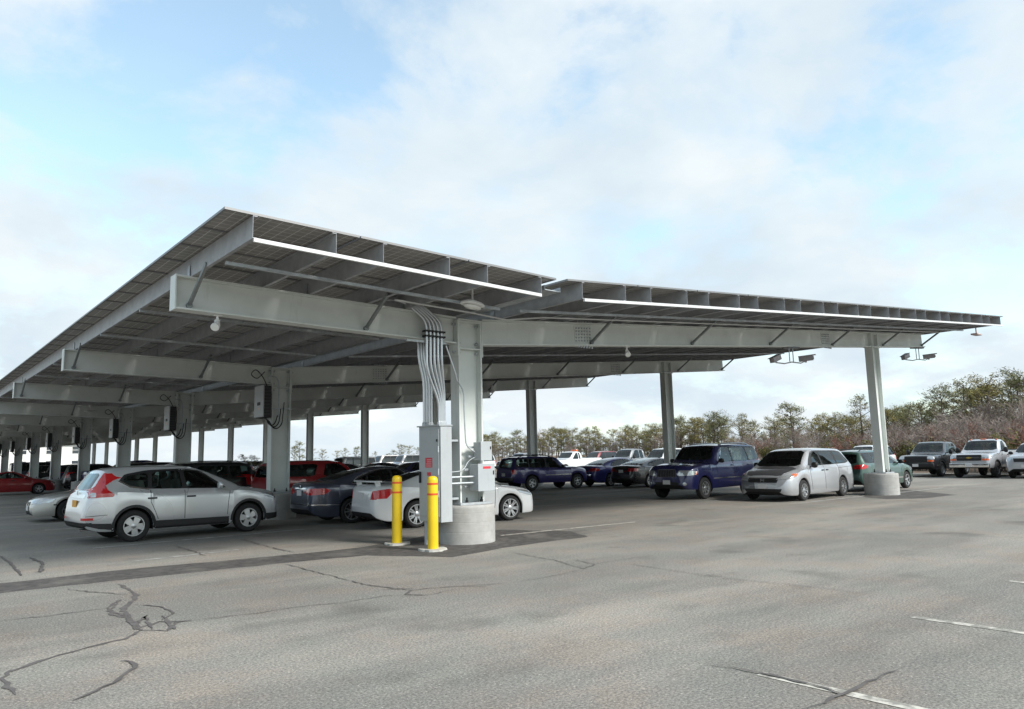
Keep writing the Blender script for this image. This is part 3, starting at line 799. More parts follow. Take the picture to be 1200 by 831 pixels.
# 5 red sporty SUV
S = spec_suv(L=4.3, W=1.78, H=1.70, fx=.85, rx=3.4, r=.36, hood=1.05, x_cowl=1.2, ws=.55, tail=.30, belt=1.12, topw=.72)
c = Car('parked_suv', S, P_RED, (2.18, 11.15, 0), radians(-2), 'red two-door SUV with grey wheel-arch trim behind the graphite sedan', 'SUV')
hw = S['W']/2; bl, h = S['bl'], S['h']; zt = h-.09
c.both('side_window', [(1.45, bl+.05), (2.42, bl+.05), (2.30, zt), (1.85, zt), (1.62, bl+.3)], GLASS, sm=1)
c.both('side_window', [(2.72, bl+.05), (4.02, bl+.08), (3.92, zt-.02), (2.56, zt)], GLASS, sm=1)
c.patch('windshield', [(-hw*.8, 1.28), (hw*.8, 1.28), (hw*.68, h-.06), (-hw*.68, h-.06)], 'x', 1, GLASS, sm=1)
c.patch('rear_window', [(-hw*.65, bl+.06), (hw*.65, bl+.06), (hw*.6, h-.13), (-hw*.6, h-.13)], 'x', -1, GLASS, sm=1)
c.wheels(5, .21); c.arch_trim(P_PEWTER, .09); c.mirrors(1.55, bl+.06); c.handles([2.35], bl-.1)
c.ends2('headlight', [(hw*.5, .8), (hw*.9, .8), (hw*.9, .94), (hw*.5, .94)], 1, LENS); c.ends2('taillight', [(hw*.75, .85), (hw*.93, .85), (hw*.93, 1.15), (hw*.75, 1.15)], -1, RED_L)
c.patch('rear_bumper', [(-hw*.95, .38), (hw*.95, .38), (hw*.95, .58), (-hw*.95, .58)], 'x', -1, P_PEWTER)
c.seams([[(1.35, .5), (1.3, bl)], [(2.55, .5), (2.55, bl)]])

# 6 old dark blue SUV across the aisle
S = spec_suv(L=4.65, W=1.74, H=1.66, fx=.80, rx=3.52, r=.36, hood=1.03, cowl=1.14, x_cowl=1.42, ws=.62, tail=.28, belt=1.05, topw=.72, clear=.34)
c = suv('parked_suv', ((16.25, 15.55, 0), radians(-8)), 'older dark blue SUV with roof rack, parked tail out across the aisle', P_PURPLE, S, wheel=(5, .20), trim=False, light='none', hand=P_PURPLE)
hw = S['W']/2
c.both('side_strip', [(1.05, .70), (1.75, .70), (1.75, .74), (1.05, .74)], CHROME, off=.008)
c.both('side_strip', [(1.80, .70), (2.75, .70), (2.75, .74), (1.80, .74)], CHROME, off=.008)
for s in (-1, 1):
    c.patch('taillight', [(4.60, .80), (4.42, .80), (4.42, 1.02), (4.58, 1.02)], 'y', s, RED_L, off=.008)
    c.patch('taillight', [(s*hw*.78, .80), (s*hw*.93, .80), (s*hw*.93, 1.02), (s*hw*.78, 1.02)], 'x', -1, RED_L, off=.008)
    c.patch('headlight', [(.08, .80), (.22, .80), (.22, .92), (.08, .92)], 'y', s, ORANGE_L, off=.008)
c.rails(2.2, 4.15, .60, 1.66)
c.ends2('headlight', rrect(hw*.5, hw*.9, .78, .92, .02), 1, LENS)
bm = B(); box(bm, 4.65/2-.05, 4.65/2+.10, -hw*.92, hw*.92, .52, .66, bev=.03); obj('front_bumper', bm, CHROME, c.root, smooth=40)
bm = B(); box(bm, -4.65/2-.10, -4.65/2+.05, -hw*.92, hw*.92, .48, .64, bev=.03); obj('rear_bumper', bm, BLACK, c.root, smooth=40)
bm = B()
for k in range(2): tube(bm, [(-.3-k*1.0, -hw*.60, 1.72), (-.3-k*1.0, hw*.60, 1.72)], .016, 6)
obj('roof_crossbar', bm, BLACK, c.root)

# 7 large dark blue SUV facing the aisle
S = spec_suv(L=5.25, W=2.02, H=1.97, fx=.95, rx=3.97, r=.385, hood=1.22, cowl=1.33, x_cowl=1.62, ws=.62, tail=.32, belt=1.27, topw=.73, clear=.36, box=1.0, nose=.70)
loc, rz = facing(12.55, 5.0, 5.25, -1)
c = suv('parked_suv', (loc, rz+radians(3)), 'large navy SUV with upright grille facing the aisle beside the minivan', P_NAVY, S, wheel=(7, .235), trim=False, light='none', hand=P_NAVY)
hw = S['W']/2
c.patch('grille', rrect(-hw*.40, hw*.40, .80, 1.08, .06), 'x', 1, DKALLOY, off=.012, flat=.6)
bm = B()
for k in range(11):
    y = -hw*.36+hw*.72*k/10; e = c.end(y, .94, 1); box(bm, e.x+.015, e.x+.035, y-.012, y+.012, .82, 1.06)
obj('grille_bar', bm, BLACK, c.root)
c.ends2('headlight', [(hw*.46, .84), (hw*.94, .86), (hw*.94, 1.03), (hw*.50, 1.04)], 1, LENS, off=.01, sm=1)
for s in (-1, 1):
    c.patch('headlight', [(.10, .86), (.42, .88), (.46, .98), (.30, 1.02), (.10, 1.02)], 'y', s, LENS, off=.01)
    c.patch('turn_signal', [(.34, .87), (.44, .88), (.47, .98), (.38, 1.0)], 'y', s, ORANGE_L, off=.014)
c.ends2('fog_lamp', [(hw*.72+.07*cos(a*pi/6), .56+.06*sin(a*pi/6)) for a in range(12)], 1, LENS, off=.01)
c.patch('lower_grille', rrect(-hw*.5, hw*.5, .48, .62, .03), 'x', 1, BLACK, off=.006)
c.rails(2.5, 4.75, .62, 1.97, ALLOY, .026)
c.ends2('taillight', [(hw*.72, .95), (hw*.95, .95), (hw*.93, 1.35), (hw*.76, 1.35)], -1, RED_L)
c.both('side_strip', [(1.5, .70), (3.4, .70), (3.4, .74), (1.5, .74)], CHROME, off=.006)

# 8 silver minivan with the canopy's reflection painted dark on its bonnet
S = dict(L=5.15, W=2.0, H=1.74, fx=.97, rx=3.97, r=.345, R=.40, crown=.035)
S['top'] = [(0, .52), (.03, .66), (.10, .80), (.25, .90), (.55, .99), (.92, 1.06), (1.0, 1.09), (1.5, 1.42), (1.95, 1.63), (2.4, 1.695), (3.2, 1.705), (4.2, 1.68), (4.62, 1.62), (4.80, 1.42), (4.95, 1.15), (5.05, 1.02), (5.11, .88), (5.15, .6)]
S['belt'] = [(0, .46), (.15, .72), (.6, .93), (1.0, 1.02), (2., 1.06), (4.2, 1.10), (4.75, 1.14), (5.05, .95), (5.15, .55)]
S['bot'] = [(0, .36), (.07, .24), (.35, .20), (4.7, .22), (5.05, .30), (5.15, .42)]
S['plan'] = [(0, .50), (.03, .64), (.10, .79), (.28, .92), (.6, .985), (1., 1), (4.3, 1), (4.75, .98), (5.0, .92), (5.1, .85), (5.15, .72)]
S['topw'] = [(0, .45), (.3, .74), (.9, .84), (1.1, .82), (1.95, .70), (2.5, .68), (4.3, .67), (4.65, .65), (4.9, .74), (5.1, .8), (5.15, .66)]
S.update(re=4.62, xr=1.95, xc=1.0, tail=.4, bl=1.08, hood=.9, h=1.705)
loc, rz = facing(13.28, 1.62, 5.15, -1)
c = Car('parked_minivan', S, P_VAN, loc, rz+radians(3), 'silver minivan with canopy reflection painted dark on its bonnet beside the right-hand concrete pier', 'minivan')
hw = 1.0
c.both('window_surround', [(1.45, 1.12), (4.35, 1.16), (4.72, 1.22), (4.42, 1.58), (4.0, 1.63), (2.3, 1.645), (2.05, 1.60), (1.7, 1.36)], BLACK, off=.002, thick=.006, sm=1)
c.both('side_window', [(1.78, 1.15), (2.48, 1.15), (2.50, 1.61), (2.2, 1.58), (1.95, 1.42)], GLASS, off=.006, sm=1)
c.both('side_window', [(2.58, 1.15), (3.60, 1.16), (3.56, 1.61), (2.60, 1.615)], TINTED, off=.006, sm=1)
c.both('side_window', [(3.70, 1.17), (4.58, 1.20), (4.34, 1.56), (3.72, 1.60)], TINTED, off=.006, sm=1)
c.patch('windshield', [(-.82, 1.13), (.82, 1.13), (.64, 1.64), (-.64, 1.64)], 'x', 1, GLASS, off=.005, sm=1)
c.patch('rear_window', [(-.64, 1.14), (.64, 1.14), (.56, 1.58), (-.56, 1.58)], 'x', -1, GLASS, off=.005, sm=1)
c.patch('bonnet', [(.13, -.60), (.13, .60), (.45, .74), (.88, .80), (1.0, .60), (1.03, 0), (1.0, -.60), (.88, -.80), (.45, -.74)], 'z', 1, P_HOOD, off=.006, thick=.008, sm=1)  # overlay that paints the canopy's dark reflection onto the silver bonnet
c.patch('front_panel', [(-.80, .38), (-.25, .38), (-.30, .66), (-.84, .70)], 'x', 1, P_SLATE, off=.004, thick=.006)
c.ends2('headlight', [(.46, .72), (.90, .74), (.92, .88), (.60, .82)], 1, LENS, off=.01)
for s in (-1, 1):
    c.patch('headlight', [(.12, .72), (.50, .80), (.62, .90), (.30, .88), (.12, .82)], 'y', s, LENS, off=.009)
    c.patch('turn_signal', [(.34, .80), (.50, .82), (.62, .90), (.40, .89)], 'y', s, ORANGE_L, off=.012)
    c.patch('taillight', [(5.10, .95), (4.90, .98), (4.86, 1.10), (5.02, 1.12)], 'y', s, RED_L, off=.007)
c.patch('grille', [(-.50, .62), (.50, .62), (.56, .78), (-.56, .78)], 'x', 1, BLACK, off=.007)
c.patch('grille_strip', [(-.44, .735), (.44, .735), (.46, .755), (-.46, .755)], 'x', 1, CHROME, off=.016)
c.patch('lower_grille', [(-.62, .32), (.62, .32), (.66, .42), (-.66, .42)], 'x', 1, BLACK, off=.007)
e = c.end(0, .70, 1); bm = B()
for y0, y1, z0, z1 in ((-.06, -.035, .64, .76), (.035, .06, .64, .76), (-.035, .035, .69, .715)): box(bm, e.x+.005, e.x+.03, y0, y1, z0, z1)
obj('emblem', bm, CHROME, c.root)
c.plate(.50, 1); c.plate(.8, -1)
c.wheels(12, .215); c.mirrors(1.62, 1.14, BLACK, sx=.11, sz=.10); c.handles([2.40, 2.72], .97, BLACK, .16)
c.seams([[(1.55, .35), (1.48, .8), (1.50, 1.08)], [(2.54, .32), (2.54, 1.12)], [(3.6, .62), (3.66, .9), (3.66, 1.14)], [(3.66, 1.02), (4.86, 1.05)]])

# 9 dark green crossover behind the right-hand pier
S = spec_suv(L=4.78, W=1.82, H=1.62, fx=.90, rx=3.62, r=.345, hood=.97, cowl=1.10, x_cowl=1.25, ws=.85, tail=.40, belt=1.03, topw=.64, deck=1.0)
loc, rz = facing(24.4, 1.95, 4.78, 1)
c = suv('parked_crossover', (loc, rz), 'dark green estate car with roof rails half hidden by the right-hand concrete pier', P_GREEN, S, cat='estate car', wheel=(5, .225), light='none', trim=False, hand=P_GREEN, mir=BLACK, rails=True)
hw = S['W']/2
for s in (-1, 1):
    c.patch('taillight', [(4.74, .88), (4.35, .92), (4.30, 1.02), (4.70, 1.04)], 'y', s, RED_L, off=.008)
    c.patch('taillight', [(s*hw*.55, .88), (s*hw*.93, .88), (s*hw*.93, 1.05), (s*hw*.60, 1.03)], 'x', -1, RED_L, off=.008)
    c.patch('headlight', [(.12, .72), (.5, .78), (.55, .88), (.2, .86)], 'y', s, LENS, off=.008)
c.both('sill_strip', [(1.35, .45), (3.15, .45), (3.15, .50), (1.35, .50)], P_PEWTER, off=.006)

# 10, 11 sedans in the far bank of the right-hand bays
S = spec_sedan(L=4.8, W=1.82, H=1.47, fx=.93, rx=3.70)
c = sedan('parked_sedan', ((21.25, 15.1, 0), radians(-4)), 'deep blue sedan parked tail out just beyond the older blue SUV', P_BLUE, S, wheel=(10, .225))
S = spec_sedan(L=4.85, W=1.82, H=1.43, fx=.93, rx=3.70, rg=1.1)
c = sedan('parked_sedan', ((21.2, 12.45, 0), radians(-4)), 'black sedan with red tail lamps parked right of the deep blue sedan', P_BLACK, S, wheel=(10, .225))

# 12 row of trucks at the wood's edge
S = spec_pickup(L=5.9, W=2.03, H=2.02, fx=.98, r=.42, clear=.52, hood=1.26, cowl=1.38, belt=1.30, rail=1.36, cab_end=3.0, nose=.98)
loc, rz = facing(34.3, 2.35, 5.9, -1)
c = pickup('parked_pickup', (loc, rz), 'lifted white pickup with black grille and roof marker lamps facing out before the woods', P_VAN, S, crew=False, chrome_bumper=True, wm=DKALLOY)
hw = S['W']/2
c.patch('grille_bar', rrect(-hw*.56, hw*.56, 1.03, 1.07, .01), 'x', 1, CHROME, off=.022, flat=.6)
e = c.end(0, 1.05, 1); bm = B()
box(bm, e.x+.02, e.x+.045, -.12, .12, 1.03, 1.075); box(bm, e.x+.02, e.x+.046, -.05, .05, 1.012, 1.093); obj('emblem', bm, GOLD, c.root)
for y in (-.62, -.08, 0, .08, .62):
    bm = B(); hit = c.bvh.ray_cast(Vector((5.9/2-S['xr']-.12, y, 5)), Vector((0,0,-1)))[0]; box(bm, hit.x-.05, hit.x+.05, y-.05, y+.05, hit.z-.01, hit.z+.045, bev=.012); obj('marker_lamp', bm, ORANGE_L, c.root)
S = spec_pickup(L=5.95, W=2.03, H=1.96, fx=1.0, r=.40, cab_end=3.6)
loc, rz = facing(35.2, 5.35, 5.95, -1)
c = pickup('parked_pickup', (loc, rz), 'black crew-cab pickup with tow mirrors parked left of the lifted white pickup', P_BLACK, S)
c.ends2('tow_hook', rrect(.42, .52, .62, .74, .02), 1, CHROME, off=.012)
S = spec_suv(L=4.8, W=1.88, H=1.80, fx=.9, rx=3.7, r=.38, hood=1.12, box=.8, belt=1.18, clear=.32)
loc, rz = facing(34.2, -.15, 4.8, -1)
suv('parked_suv', (loc, rz), 'white SUV cut off by the right edge of the picture', P_VAN, S, trim=False)
S = spec_pickup(L=5.7, W=1.96, H=1.90, cab_end=3.0)
c = pickup('parked_pickup', facing(41.5, 1.2, 5.7, -1), 'white pickup seen only in part behind the lifted white pickup', P_WHITE, S, crew=False, far=True)
S = spec_suv(L=4.7, W=1.84, H=1.86, belt=1.15)
suv('parked_suv', facing(35.6, 9.3, 4.7, -1), 'white SUV with roof rails seen over the dark green estate car', P_WHITE, S, rails=True, far=True)
S = spec_pickup(L=5.6, W=1.95, H=1.95, cab_end=3.05)
c = pickup('parked_pickup', facing(35.3, 35.6, 5.6, -1), 'white pickup with an amber beacon on its roof', P_WHITE, S, crew=True, far=True)
bm = B(); box(bm, -.38, -.14, -.35, .35, 1.955, 2.10, bev=.03); obj('amber_beacon', bm, ORANGE_L, c.root)
S = spec_pickup(L=5.7, W=2.0, H=2.04, cab_end=3.5, r=.41, clear=.5)
pickup('parked_pickup', facing(35.4, 28.9, 5.7, -1), 'dark slate crew-cab pickup beyond the deep blue sedan', P_SLATE, S)
S = spec_suv(L=4.8, W=1.9, H=2.02, fx=.9, rx=3.7, r=.39, hood=1.2, belt=1.26, clear=.4, box=.9)
suv('parked_suv', facing(35.4, 25.2, 4.8, -1), 'tall white SUV standing behind the second right-hand column', P_WHITE, S, trim=False, far=True)

# 13 jeep with a spare wheel, seen over the silver SUV
S = spec_suv(L=4.1, W=1.76, H=1.72, fx=.75, rx=3.25, r=.39, hood=1.12, x_cowl=1.25, ws=.35, tail=.14, belt=1.16, topw=.80, box=1.0, clear=.45)
c = suv('parked_off_roader', ((-1.62, 13.2, 0), pi), 'black off-roader with spare wheel on its tail seen over the silver SUV', P_BLACK, S, cat='off-roader', trim=True, wm=DKALLOY)
w0, t0, r0 = wheel_meshes(5, .21, .39, DKALLOY, .24)
so = link('spare_wheel', w0, c.root); so.location = (-4.1/2-.20, -.1, 1.05); so.rotation_euler = (0, 0, pi/2)
link('tyre', t0, so); link('rim', r0, so)

# 14 far left, seen between the columns
S = spec_sedan(L=4.75, W=1.78, H=1.42, roof_end=2.9, r=.32)
loc, rz = facing(-.75, 42.9, 4.75, 1)
c = sedan('parked_sedan', (loc, rz), 'dark red sedan at the far left edge of the picture', P_RED, S, wheel=(5, .2), hand=BLACK)
S = spec_pickup(L=5.3, W=1.85, H=1.75, r=.36, hood=1.05, cowl=1.18, belt=1.12, rail=1.16, clear=.36, nose=.8)
pickup('parked_pickup', facing(5.7, 41.2, 5.3, 1), 'pewter pickup with red tail lamps behind the dark red sedan', P_PEWTER, S)
# the roomy cabins of the near vehicles
for c in CARS:
    n = c.root['label']
    finish_cabin(c, SEATB if 'nearest car' in n else SEAT, 1 if c.root['category'] == 'pickup' else (3 if c.root['category'] == 'minivan' else 2))
bpy.context.view_layer.update(); dg = bpy.context.evaluated_depsgraph_get()
for c in CARS:
    me = bpy.data.meshes.new_from_object(c.body.evaluated_get(dg)); c.body.modifiers.clear(); old = c.body.data; c.body.data = me
    me.polygons.foreach_set('use_smooth', [True]*len(me.polygons)); me.set_sharp_from_angle(angle=radians(38))
for c in CARS:
    for o in c.cutters: bpy.data.objects.remove(o)
SEE = False
FAR = []
def fill(kind, X, Y, d, pm, label, **k):
    """vehicles farther off, one by one"""
    key = (kind, tuple(sorted(k.items())))
    nm = {'suv': 'parked_suv', 'sedan': 'parked_sedan', 'van': 'parked_van', 'pickup': 'parked_pickup'}[kind]
    if key not in PROTO:
        if kind == 'suv': c = suv(nm, ((X, Y, 0), 0), label, pm, spec_suv(L=4.7, W=1.85, H=k.get('H', 1.75), belt=k.get('belt', 1.12), fx=.9, rx=3.6, r=.36, clear=.28), far=True, trim=False)
        elif kind == 'van': c = suv(nm, ((X, Y, 0), 0), label, pm, spec_suv(L=5.4, W=1.98, H=2.1, belt=1.2, fx=.9, rx=4.1, r=.36, x_cowl=.9, ws=.7, tail=.14, topw=.80, clear=.3), cat='van', far=True, trim=False)
        elif kind == 'sedan': c = sedan(nm, ((X, Y, 0), 0), label, pm, spec_sedan(L=4.75, W=1.8, H=k.get('H', 1.46)), far=True, wheel=(5, .21))
        else: c = pickup(nm, ((X, Y, 0), 0), label, pm, spec_pickup(), far=True)
        PROTO[key] = c.root; r = c.root
    else: r = copy_tree(PROTO[key]); tag(r, label, None)
    r.location = (X, Y, 0); r.rotation_euler = (0, 0, (0 if d > 0 else pi)+random.uniform(-.03, .03))
    for ch in r.children:
        if ch.name.startswith('body'):
            ch.material_slots[0].link = 'OBJECT'; ch.material_slots[0].material = pm
    return r
PROTO = {}
fill('suv', 2.7, 31.0, 1, P_BLACK, 'black SUV between the third and fourth left-hand columns', H=1.78)
fill('suv', 2.9, 34.4, 1, P_BLACK, 'black SUV just beyond the nearer black SUV, farther along the left row', H=1.78)
fill('pickup', 2.8, 37.6, 1, P_NAVY, 'navy pickup showing between the left-hand columns behind the black SUVs')
fill('suv', 2.6, 46.5, 1, P_BLACK, 'black SUV just past the pewter pickup', H=1.78)
fill('sedan', 2.6, 56.0, -1, P_SILVER, 'silver sedan seen over the bonnet of the dark red sedan')
fill('suv', 2.6, 50.5, 1, P_NAVY, 'navy SUV between the black SUV and the silver sedan in the left row', H=1.78)
fill('suv', 2.6, 64.0, 1, P_BLACK, 'black SUV under the white building, beyond the dark red sedan', H=1.78)
fill('van', 2.6, 72.0, 1, P_GRAY, 'graphite van under the white building at the far left', )
fill('suv', 2.9, 22.4, 1, P_BLACK, 'black SUV beyond the soft-top off-roader', H=1.78)
fill('suv', 2.9, 26.0, -1, P_NAVY, 'navy SUV two places beyond the soft-top off-roader', H=1.78)
fill('sedan', 15.2, 30.2, -1, P_GRAY, 'dark grey sedan seen over the roof of the graphite sedan')
fill('sedan', 15.4, 26.3, -1, P_NAVY, 'navy sedan showing its roof beside the tall grey cabinet')
fill('sedan', 15.4, 36.0, -1, P_SILVER, 'silver sedan just left of the dark grey sedan roof')
fill('suv', 15.4, 41.0, -1, P_SLATE, 'slate SUV across the aisle, behind the red two-door SUV', H=1.7)
fill('suv', 21.6, 60.0, 1, P_WHITE, 'white SUV seen over the red two-door SUV', H=1.78)
fill('suv', 21.6, 66.0, 1, P_WHITE, 'white SUV, the farther of two over the red two-door SUV', H=1.78)
fill('van', 38, 62.5, -1, P_SLATE, 'slate van over the graphite sedan, left of the grey cabinet')
fill('van', 38, 67.5, -1, P_PEWTER, 'pewter van left of the slate van in the far row')
fill('suv', 38, 58.5, -1, P_WHITE, 'white SUV right of the slate van in the far row', H=1.78)
fill('suv', 38, 75.0, -1, P_SILVER, 'silver SUV at the back, left of the pewter van', H=1.78)
fill('suv', 38, 50.0, -1, P_WHITE, 'white SUV behind the roof of the older blue SUV', H=1.95)
fill('pickup', 38, 42.0, -1, P_SLATE, 'slate pickup at the back, over the older blue SUV')
fill('suv', 45, 39.0, -1, P_DRED, 'dark red SUV at the back, right of the beacon pickup', H=1.95)
fill('suv', 38, 21.6, -1, P_SILVER, 'silver SUV behind the navy SUV, beside the tall white SUV', H=1.75)
fill('sedan', 15.3, 48.0, -1, P_NAVY, 'navy sedan far along the aisle, over the silver SUV roof')
fill('suv', 15.3, 58.0, -1, P_BLUE, 'blue SUV far along the aisle, over the silver SUV roof', H=1.78)
fill('suv', 15.3, 68.0, -1, P_WHITE, 'white SUV far along the aisle behind the blue SUV', H=1.78)
fill('suv', 15.3, 78.0, -1, P_BLACK, 'black SUV far along the aisle, left of the white SUV', H=1.78)
# grey four-door off-roader
S = spec_suv(L=4.6, W=1.84, H=1.90, fx=.8, rx=3.7, r=.40, hood=1.16, x_cowl=1.35, ws=.30, tail=.12, belt=1.22, topw=.84, box=1., clear=.45)
c = suv('parked_off_roader', ((20.4, 44.2, 0), pi), 'light grey four-door off-roader with black hard top seen over the red SUV', P_PEWTER, S, cat='off-roader', far=True)
h = S['h']; hw = S['W']/2
c.patch('hard_top', [(S['xr']+.0, -hw*.80), (S['xr']+.0, hw*.80), (S['re'], hw*.80), (S['re'], -hw*.80)], 'z', 1, BLACK, off=.012)

# ------------------------------------------------------------------ the solar canopy
BAY, NB = 9.564, 15
HC, SR, SL = 4.507, .0752, .0234
XR, XL0, XR0 = 18.688, -5.758, 23.30
YF, YE = -2.793, BAY*(NB-1)+2.8
PP, PX0, PXL, HP = 1.9975, .724, -5.532, .32
YC = -.08
def top(x): return HC+.02+(SR*x if x > 0 else -SL*x)
CONC = noisy('cast_concrete', (.34,.335,.318), (.45,.445,.425), 5, .85, 8, .3, .7, bump=.25, dirt=[((.22,.205,.18), 2.2, (1,1,.5), .55, .75, .5), ((.30,.28,.25), 3, (.3,.3,5), .56, .70, .45)])
# panel underside: cells, bus lines and pale gaps between the cells
def panel_mat():
    m = mat('panel_underside', (.2,.2,.2), .35); L = m.node_tree.links; b = m.node_tree.nodes['Principled BSDF']
    uv = N(m, 'ShaderNodeTexCoord')
    sep = N(m, 'ShaderNodeSeparateXYZ'); L.new(uv.outputs['UV'], sep.inputs[0])
    def band(src, period, width):
        d = N(m, 'ShaderNodeMath', operation='DIVIDE'); d.inputs[1].default_value = period; L.new(src, d.inputs[0])
        f = N(m, 'ShaderNodeMath', operation='FRACT'); L.new(d.outputs[0], f.inputs[0])
        s = N(m, 'ShaderNodeMath', operation='SUBTRACT'); s.inputs[1].default_value = .5; L.new(f.outputs[0], s.inputs[0])
        a = N(m, 'ShaderNodeMath', operation='ABSOLUTE'); L.new(s.outputs[0], a.inputs[0])
        g = N(m, 'ShaderNodeMath', operation='GREATER_THAN'); g.inputs[1].default_value = .5-width/period/2; L.new(a.outputs[0], g.inputs[0])
        return g.outputs[0]
    mx = N(m, 'ShaderNodeMath', operation='MAXIMUM')
    L.new(band(sep.outputs[0], .1645, .014), mx.inputs[0]); L.new(band(sep.outputs[1], .1645, .014), mx.inputs[1])
    n = N(m, 'ShaderNodeTexNoise'); n.inputs['Scale'].default_value = 1.1; n.inputs['Detail'].default_value = 4
    L.new(uv.outputs['Object'], n.inputs['Vector'])
    r = ramp(m, [(.3, (.33,.31,.285)), (.7, (.45,.42,.385))]); L.new(n.outputs['Fac'], r.inputs[0])
    mc = N(m, 'ShaderNodeMixRGB'); L.new(mx.outputs[0], mc.inputs[0]); L.new(r.outputs[0], mc.inputs[1]); mc.inputs[2].default_value = (.78,.76,.72,1)
    L.new(mc.outputs[0], b.inputs['Base Color'])
    # a little daylight comes through the glass and backsheet
    tr = N(m, 'ShaderNodeBsdfTranslucent'); L.new(mc.outputs[0], tr.inputs['Color'])
    ms = N(m, 'ShaderNodeMixShader'); ms.inputs[0].default_value = .40
    L.new(b.outputs[0], ms.inputs[1]); L.new(tr.outputs[0], ms.inputs[2])
    L.new(ms.outputs[0], m.node_tree.nodes['Material Output'].inputs[0])
    return m
PANEL = panel_mat()
FRAME = mat('panel_frame', (.22,.22,.22), .45, .4)
TOPGLASS = mat('panel_glass', (.012,.014,.028), .08)
_t = N(TOPGLASS, 'ShaderNodeBsdfTransparent'); _m = N(TOPGLASS, 'ShaderNodeMixShader'); _m.inputs[0].default_value = .05     # light passes between the cells
TOPGLASS.node_tree.links.new(TOPGLASS.node_tree.nodes['Principled BSDF'].outputs[0], _m.inputs[1]); TOPGLASS.node_tree.links.new(_t.outputs[0], _m.inputs[2]); TOPGLASS.node_tree.links.new(_m.outputs[0], TOPGLASS.node_tree.nodes['Material Output'].inputs[0])
PITCHY = 1.0
PANW, PANL = PP-.03, PITCHY-.02
def panel_geo(bm, mtx, uvl):
    """module: glass top, underside with cells, aluminium frame"""
    w, l = PANW/2, PANL/2
    def V(x, y, z): return bm.verts.new(mtx @ Vector((x, y, z)))
    a = [V(-w,-l,.012), V(w,-l,.012), V(w,l,.012), V(-w,l,.012)]
    f = bm.faces.new(a[::-1]); f.material_index = 0
    for lp, (u, v) in zip(f.loops, [(-w,l),(w,l),(w,-l),(-w,-l)]): lp[uvl].uv = (u+w, v+l)
    t = [V(-w,-l,.020), V(w,-l,.020), V(w,l,.020), V(-w,l,.020)]
    bm.faces.new(t).material_index = 1
    o = [V(sx*(w+.004), sy*(l+.004), z) for z in (0,.034) for sx, sy in ((-1,-1),(1,-1),(1,1),(-1,1))]
    i0 = [V(sx*(w-.022), sy*(l-.022), 0) for sx, sy in ((-1,-1),(1,-1),(1,1),(-1,1))]
    i1 = [V(sx*(w-.022), sy*(l-.022), .0115) for sx, sy in ((-1,-1),(1,-1),(1,1),(-1,1))]
    for k in range(4):
        q = (k+1) % 4
        for fv in ((o[k], o[q], o[q+4], o[k+4]), (o[q], o[k], i0[k], i0[q]), (i0[q], i0[k], i1[k], i1[q])):
            bm.faces.new(fv).material_index = 2
canopy = empty('solar_canopy', (0, 0, 0))
tag(canopy, 'long steel parking canopy carrying solar panels over two rows of columns', 'solar canopy')
cols = [(PXL+.305*PP+PP*i, 'L') for i in range(3)] + [(PX0+.305*PP+PP*i, 'R') for i in range(12)]
slots = []
nrow = int((YE-YF)/PITCHY)
for x, sd in cols:
    s = SR if sd == 'R' else -SL
    for j in range(nrow):
        y = YF+PITCHY*(j+.5)
        mtx = Matrix.Translation((x, y, top(x)+HP+.006)) @ Matrix.Rotation(-math.atan(s), 4, 'Y')
        slots.append(((Vector((x, y, top(x)))-CAM).length, mtx, sd))
slots.sort(key=lambda t: t[0])
bm = B(); uvl = bm.loops.layers.uv.new('UVMap'); panel_geo(bm, Matrix.Identity(4), uvl)
pme = meshof('solar_panel', bm, [PANEL, TOPGLASS, FRAME])
for d, mtx, sd in slots[:100]:
    o = link('solar_panel', pme, canopy); o.matrix_local = mtx
bm = B(); uvl = bm.loops.layers.uv.new('UVMap')
for d, mtx, sd in slots[100:]: panel_geo(bm, mtx, uvl)
o = obj('solar_panel_field', bm, [PANEL, TOPGLASS, FRAME], canopy, fix=False); o['kind'] = 'stuff'
# purlins, two under each column of panels
for x, sd in cols:
    for k in (-1, 1):
        px = x + k*.305*PP; z0 = top(px); d = .004
        bm = B()
        box(bm, px-.002, px+.002, YF, YE, z0+d, z0+HP)
        box(bm, px-.060 if k > 0 else px+.003, px-.003 if k > 0 else px+.060, YF+.003, YE-.003, z0+d+.002, z0+d+.012)
        box(bm, px-.060 if k > 0 else px+.003, px-.003 if k > 0 else px+.060, YF+.003, YE-.003, z0+HP-.012, z0+HP-.002)
        obj('purlin', bm, PURL, canopy)
bm = B(); box(bm, .0, .38, YF+.25, YE, HC+.20, HC+.215); box(bm, -.01, -.001, YF+.25, YE, HC+.20, HC+.29); box(bm, .381, .39, YF+.25, YE, HC+.20, HC+.29); obj('valley_gutter', bm, GALV, canopy)
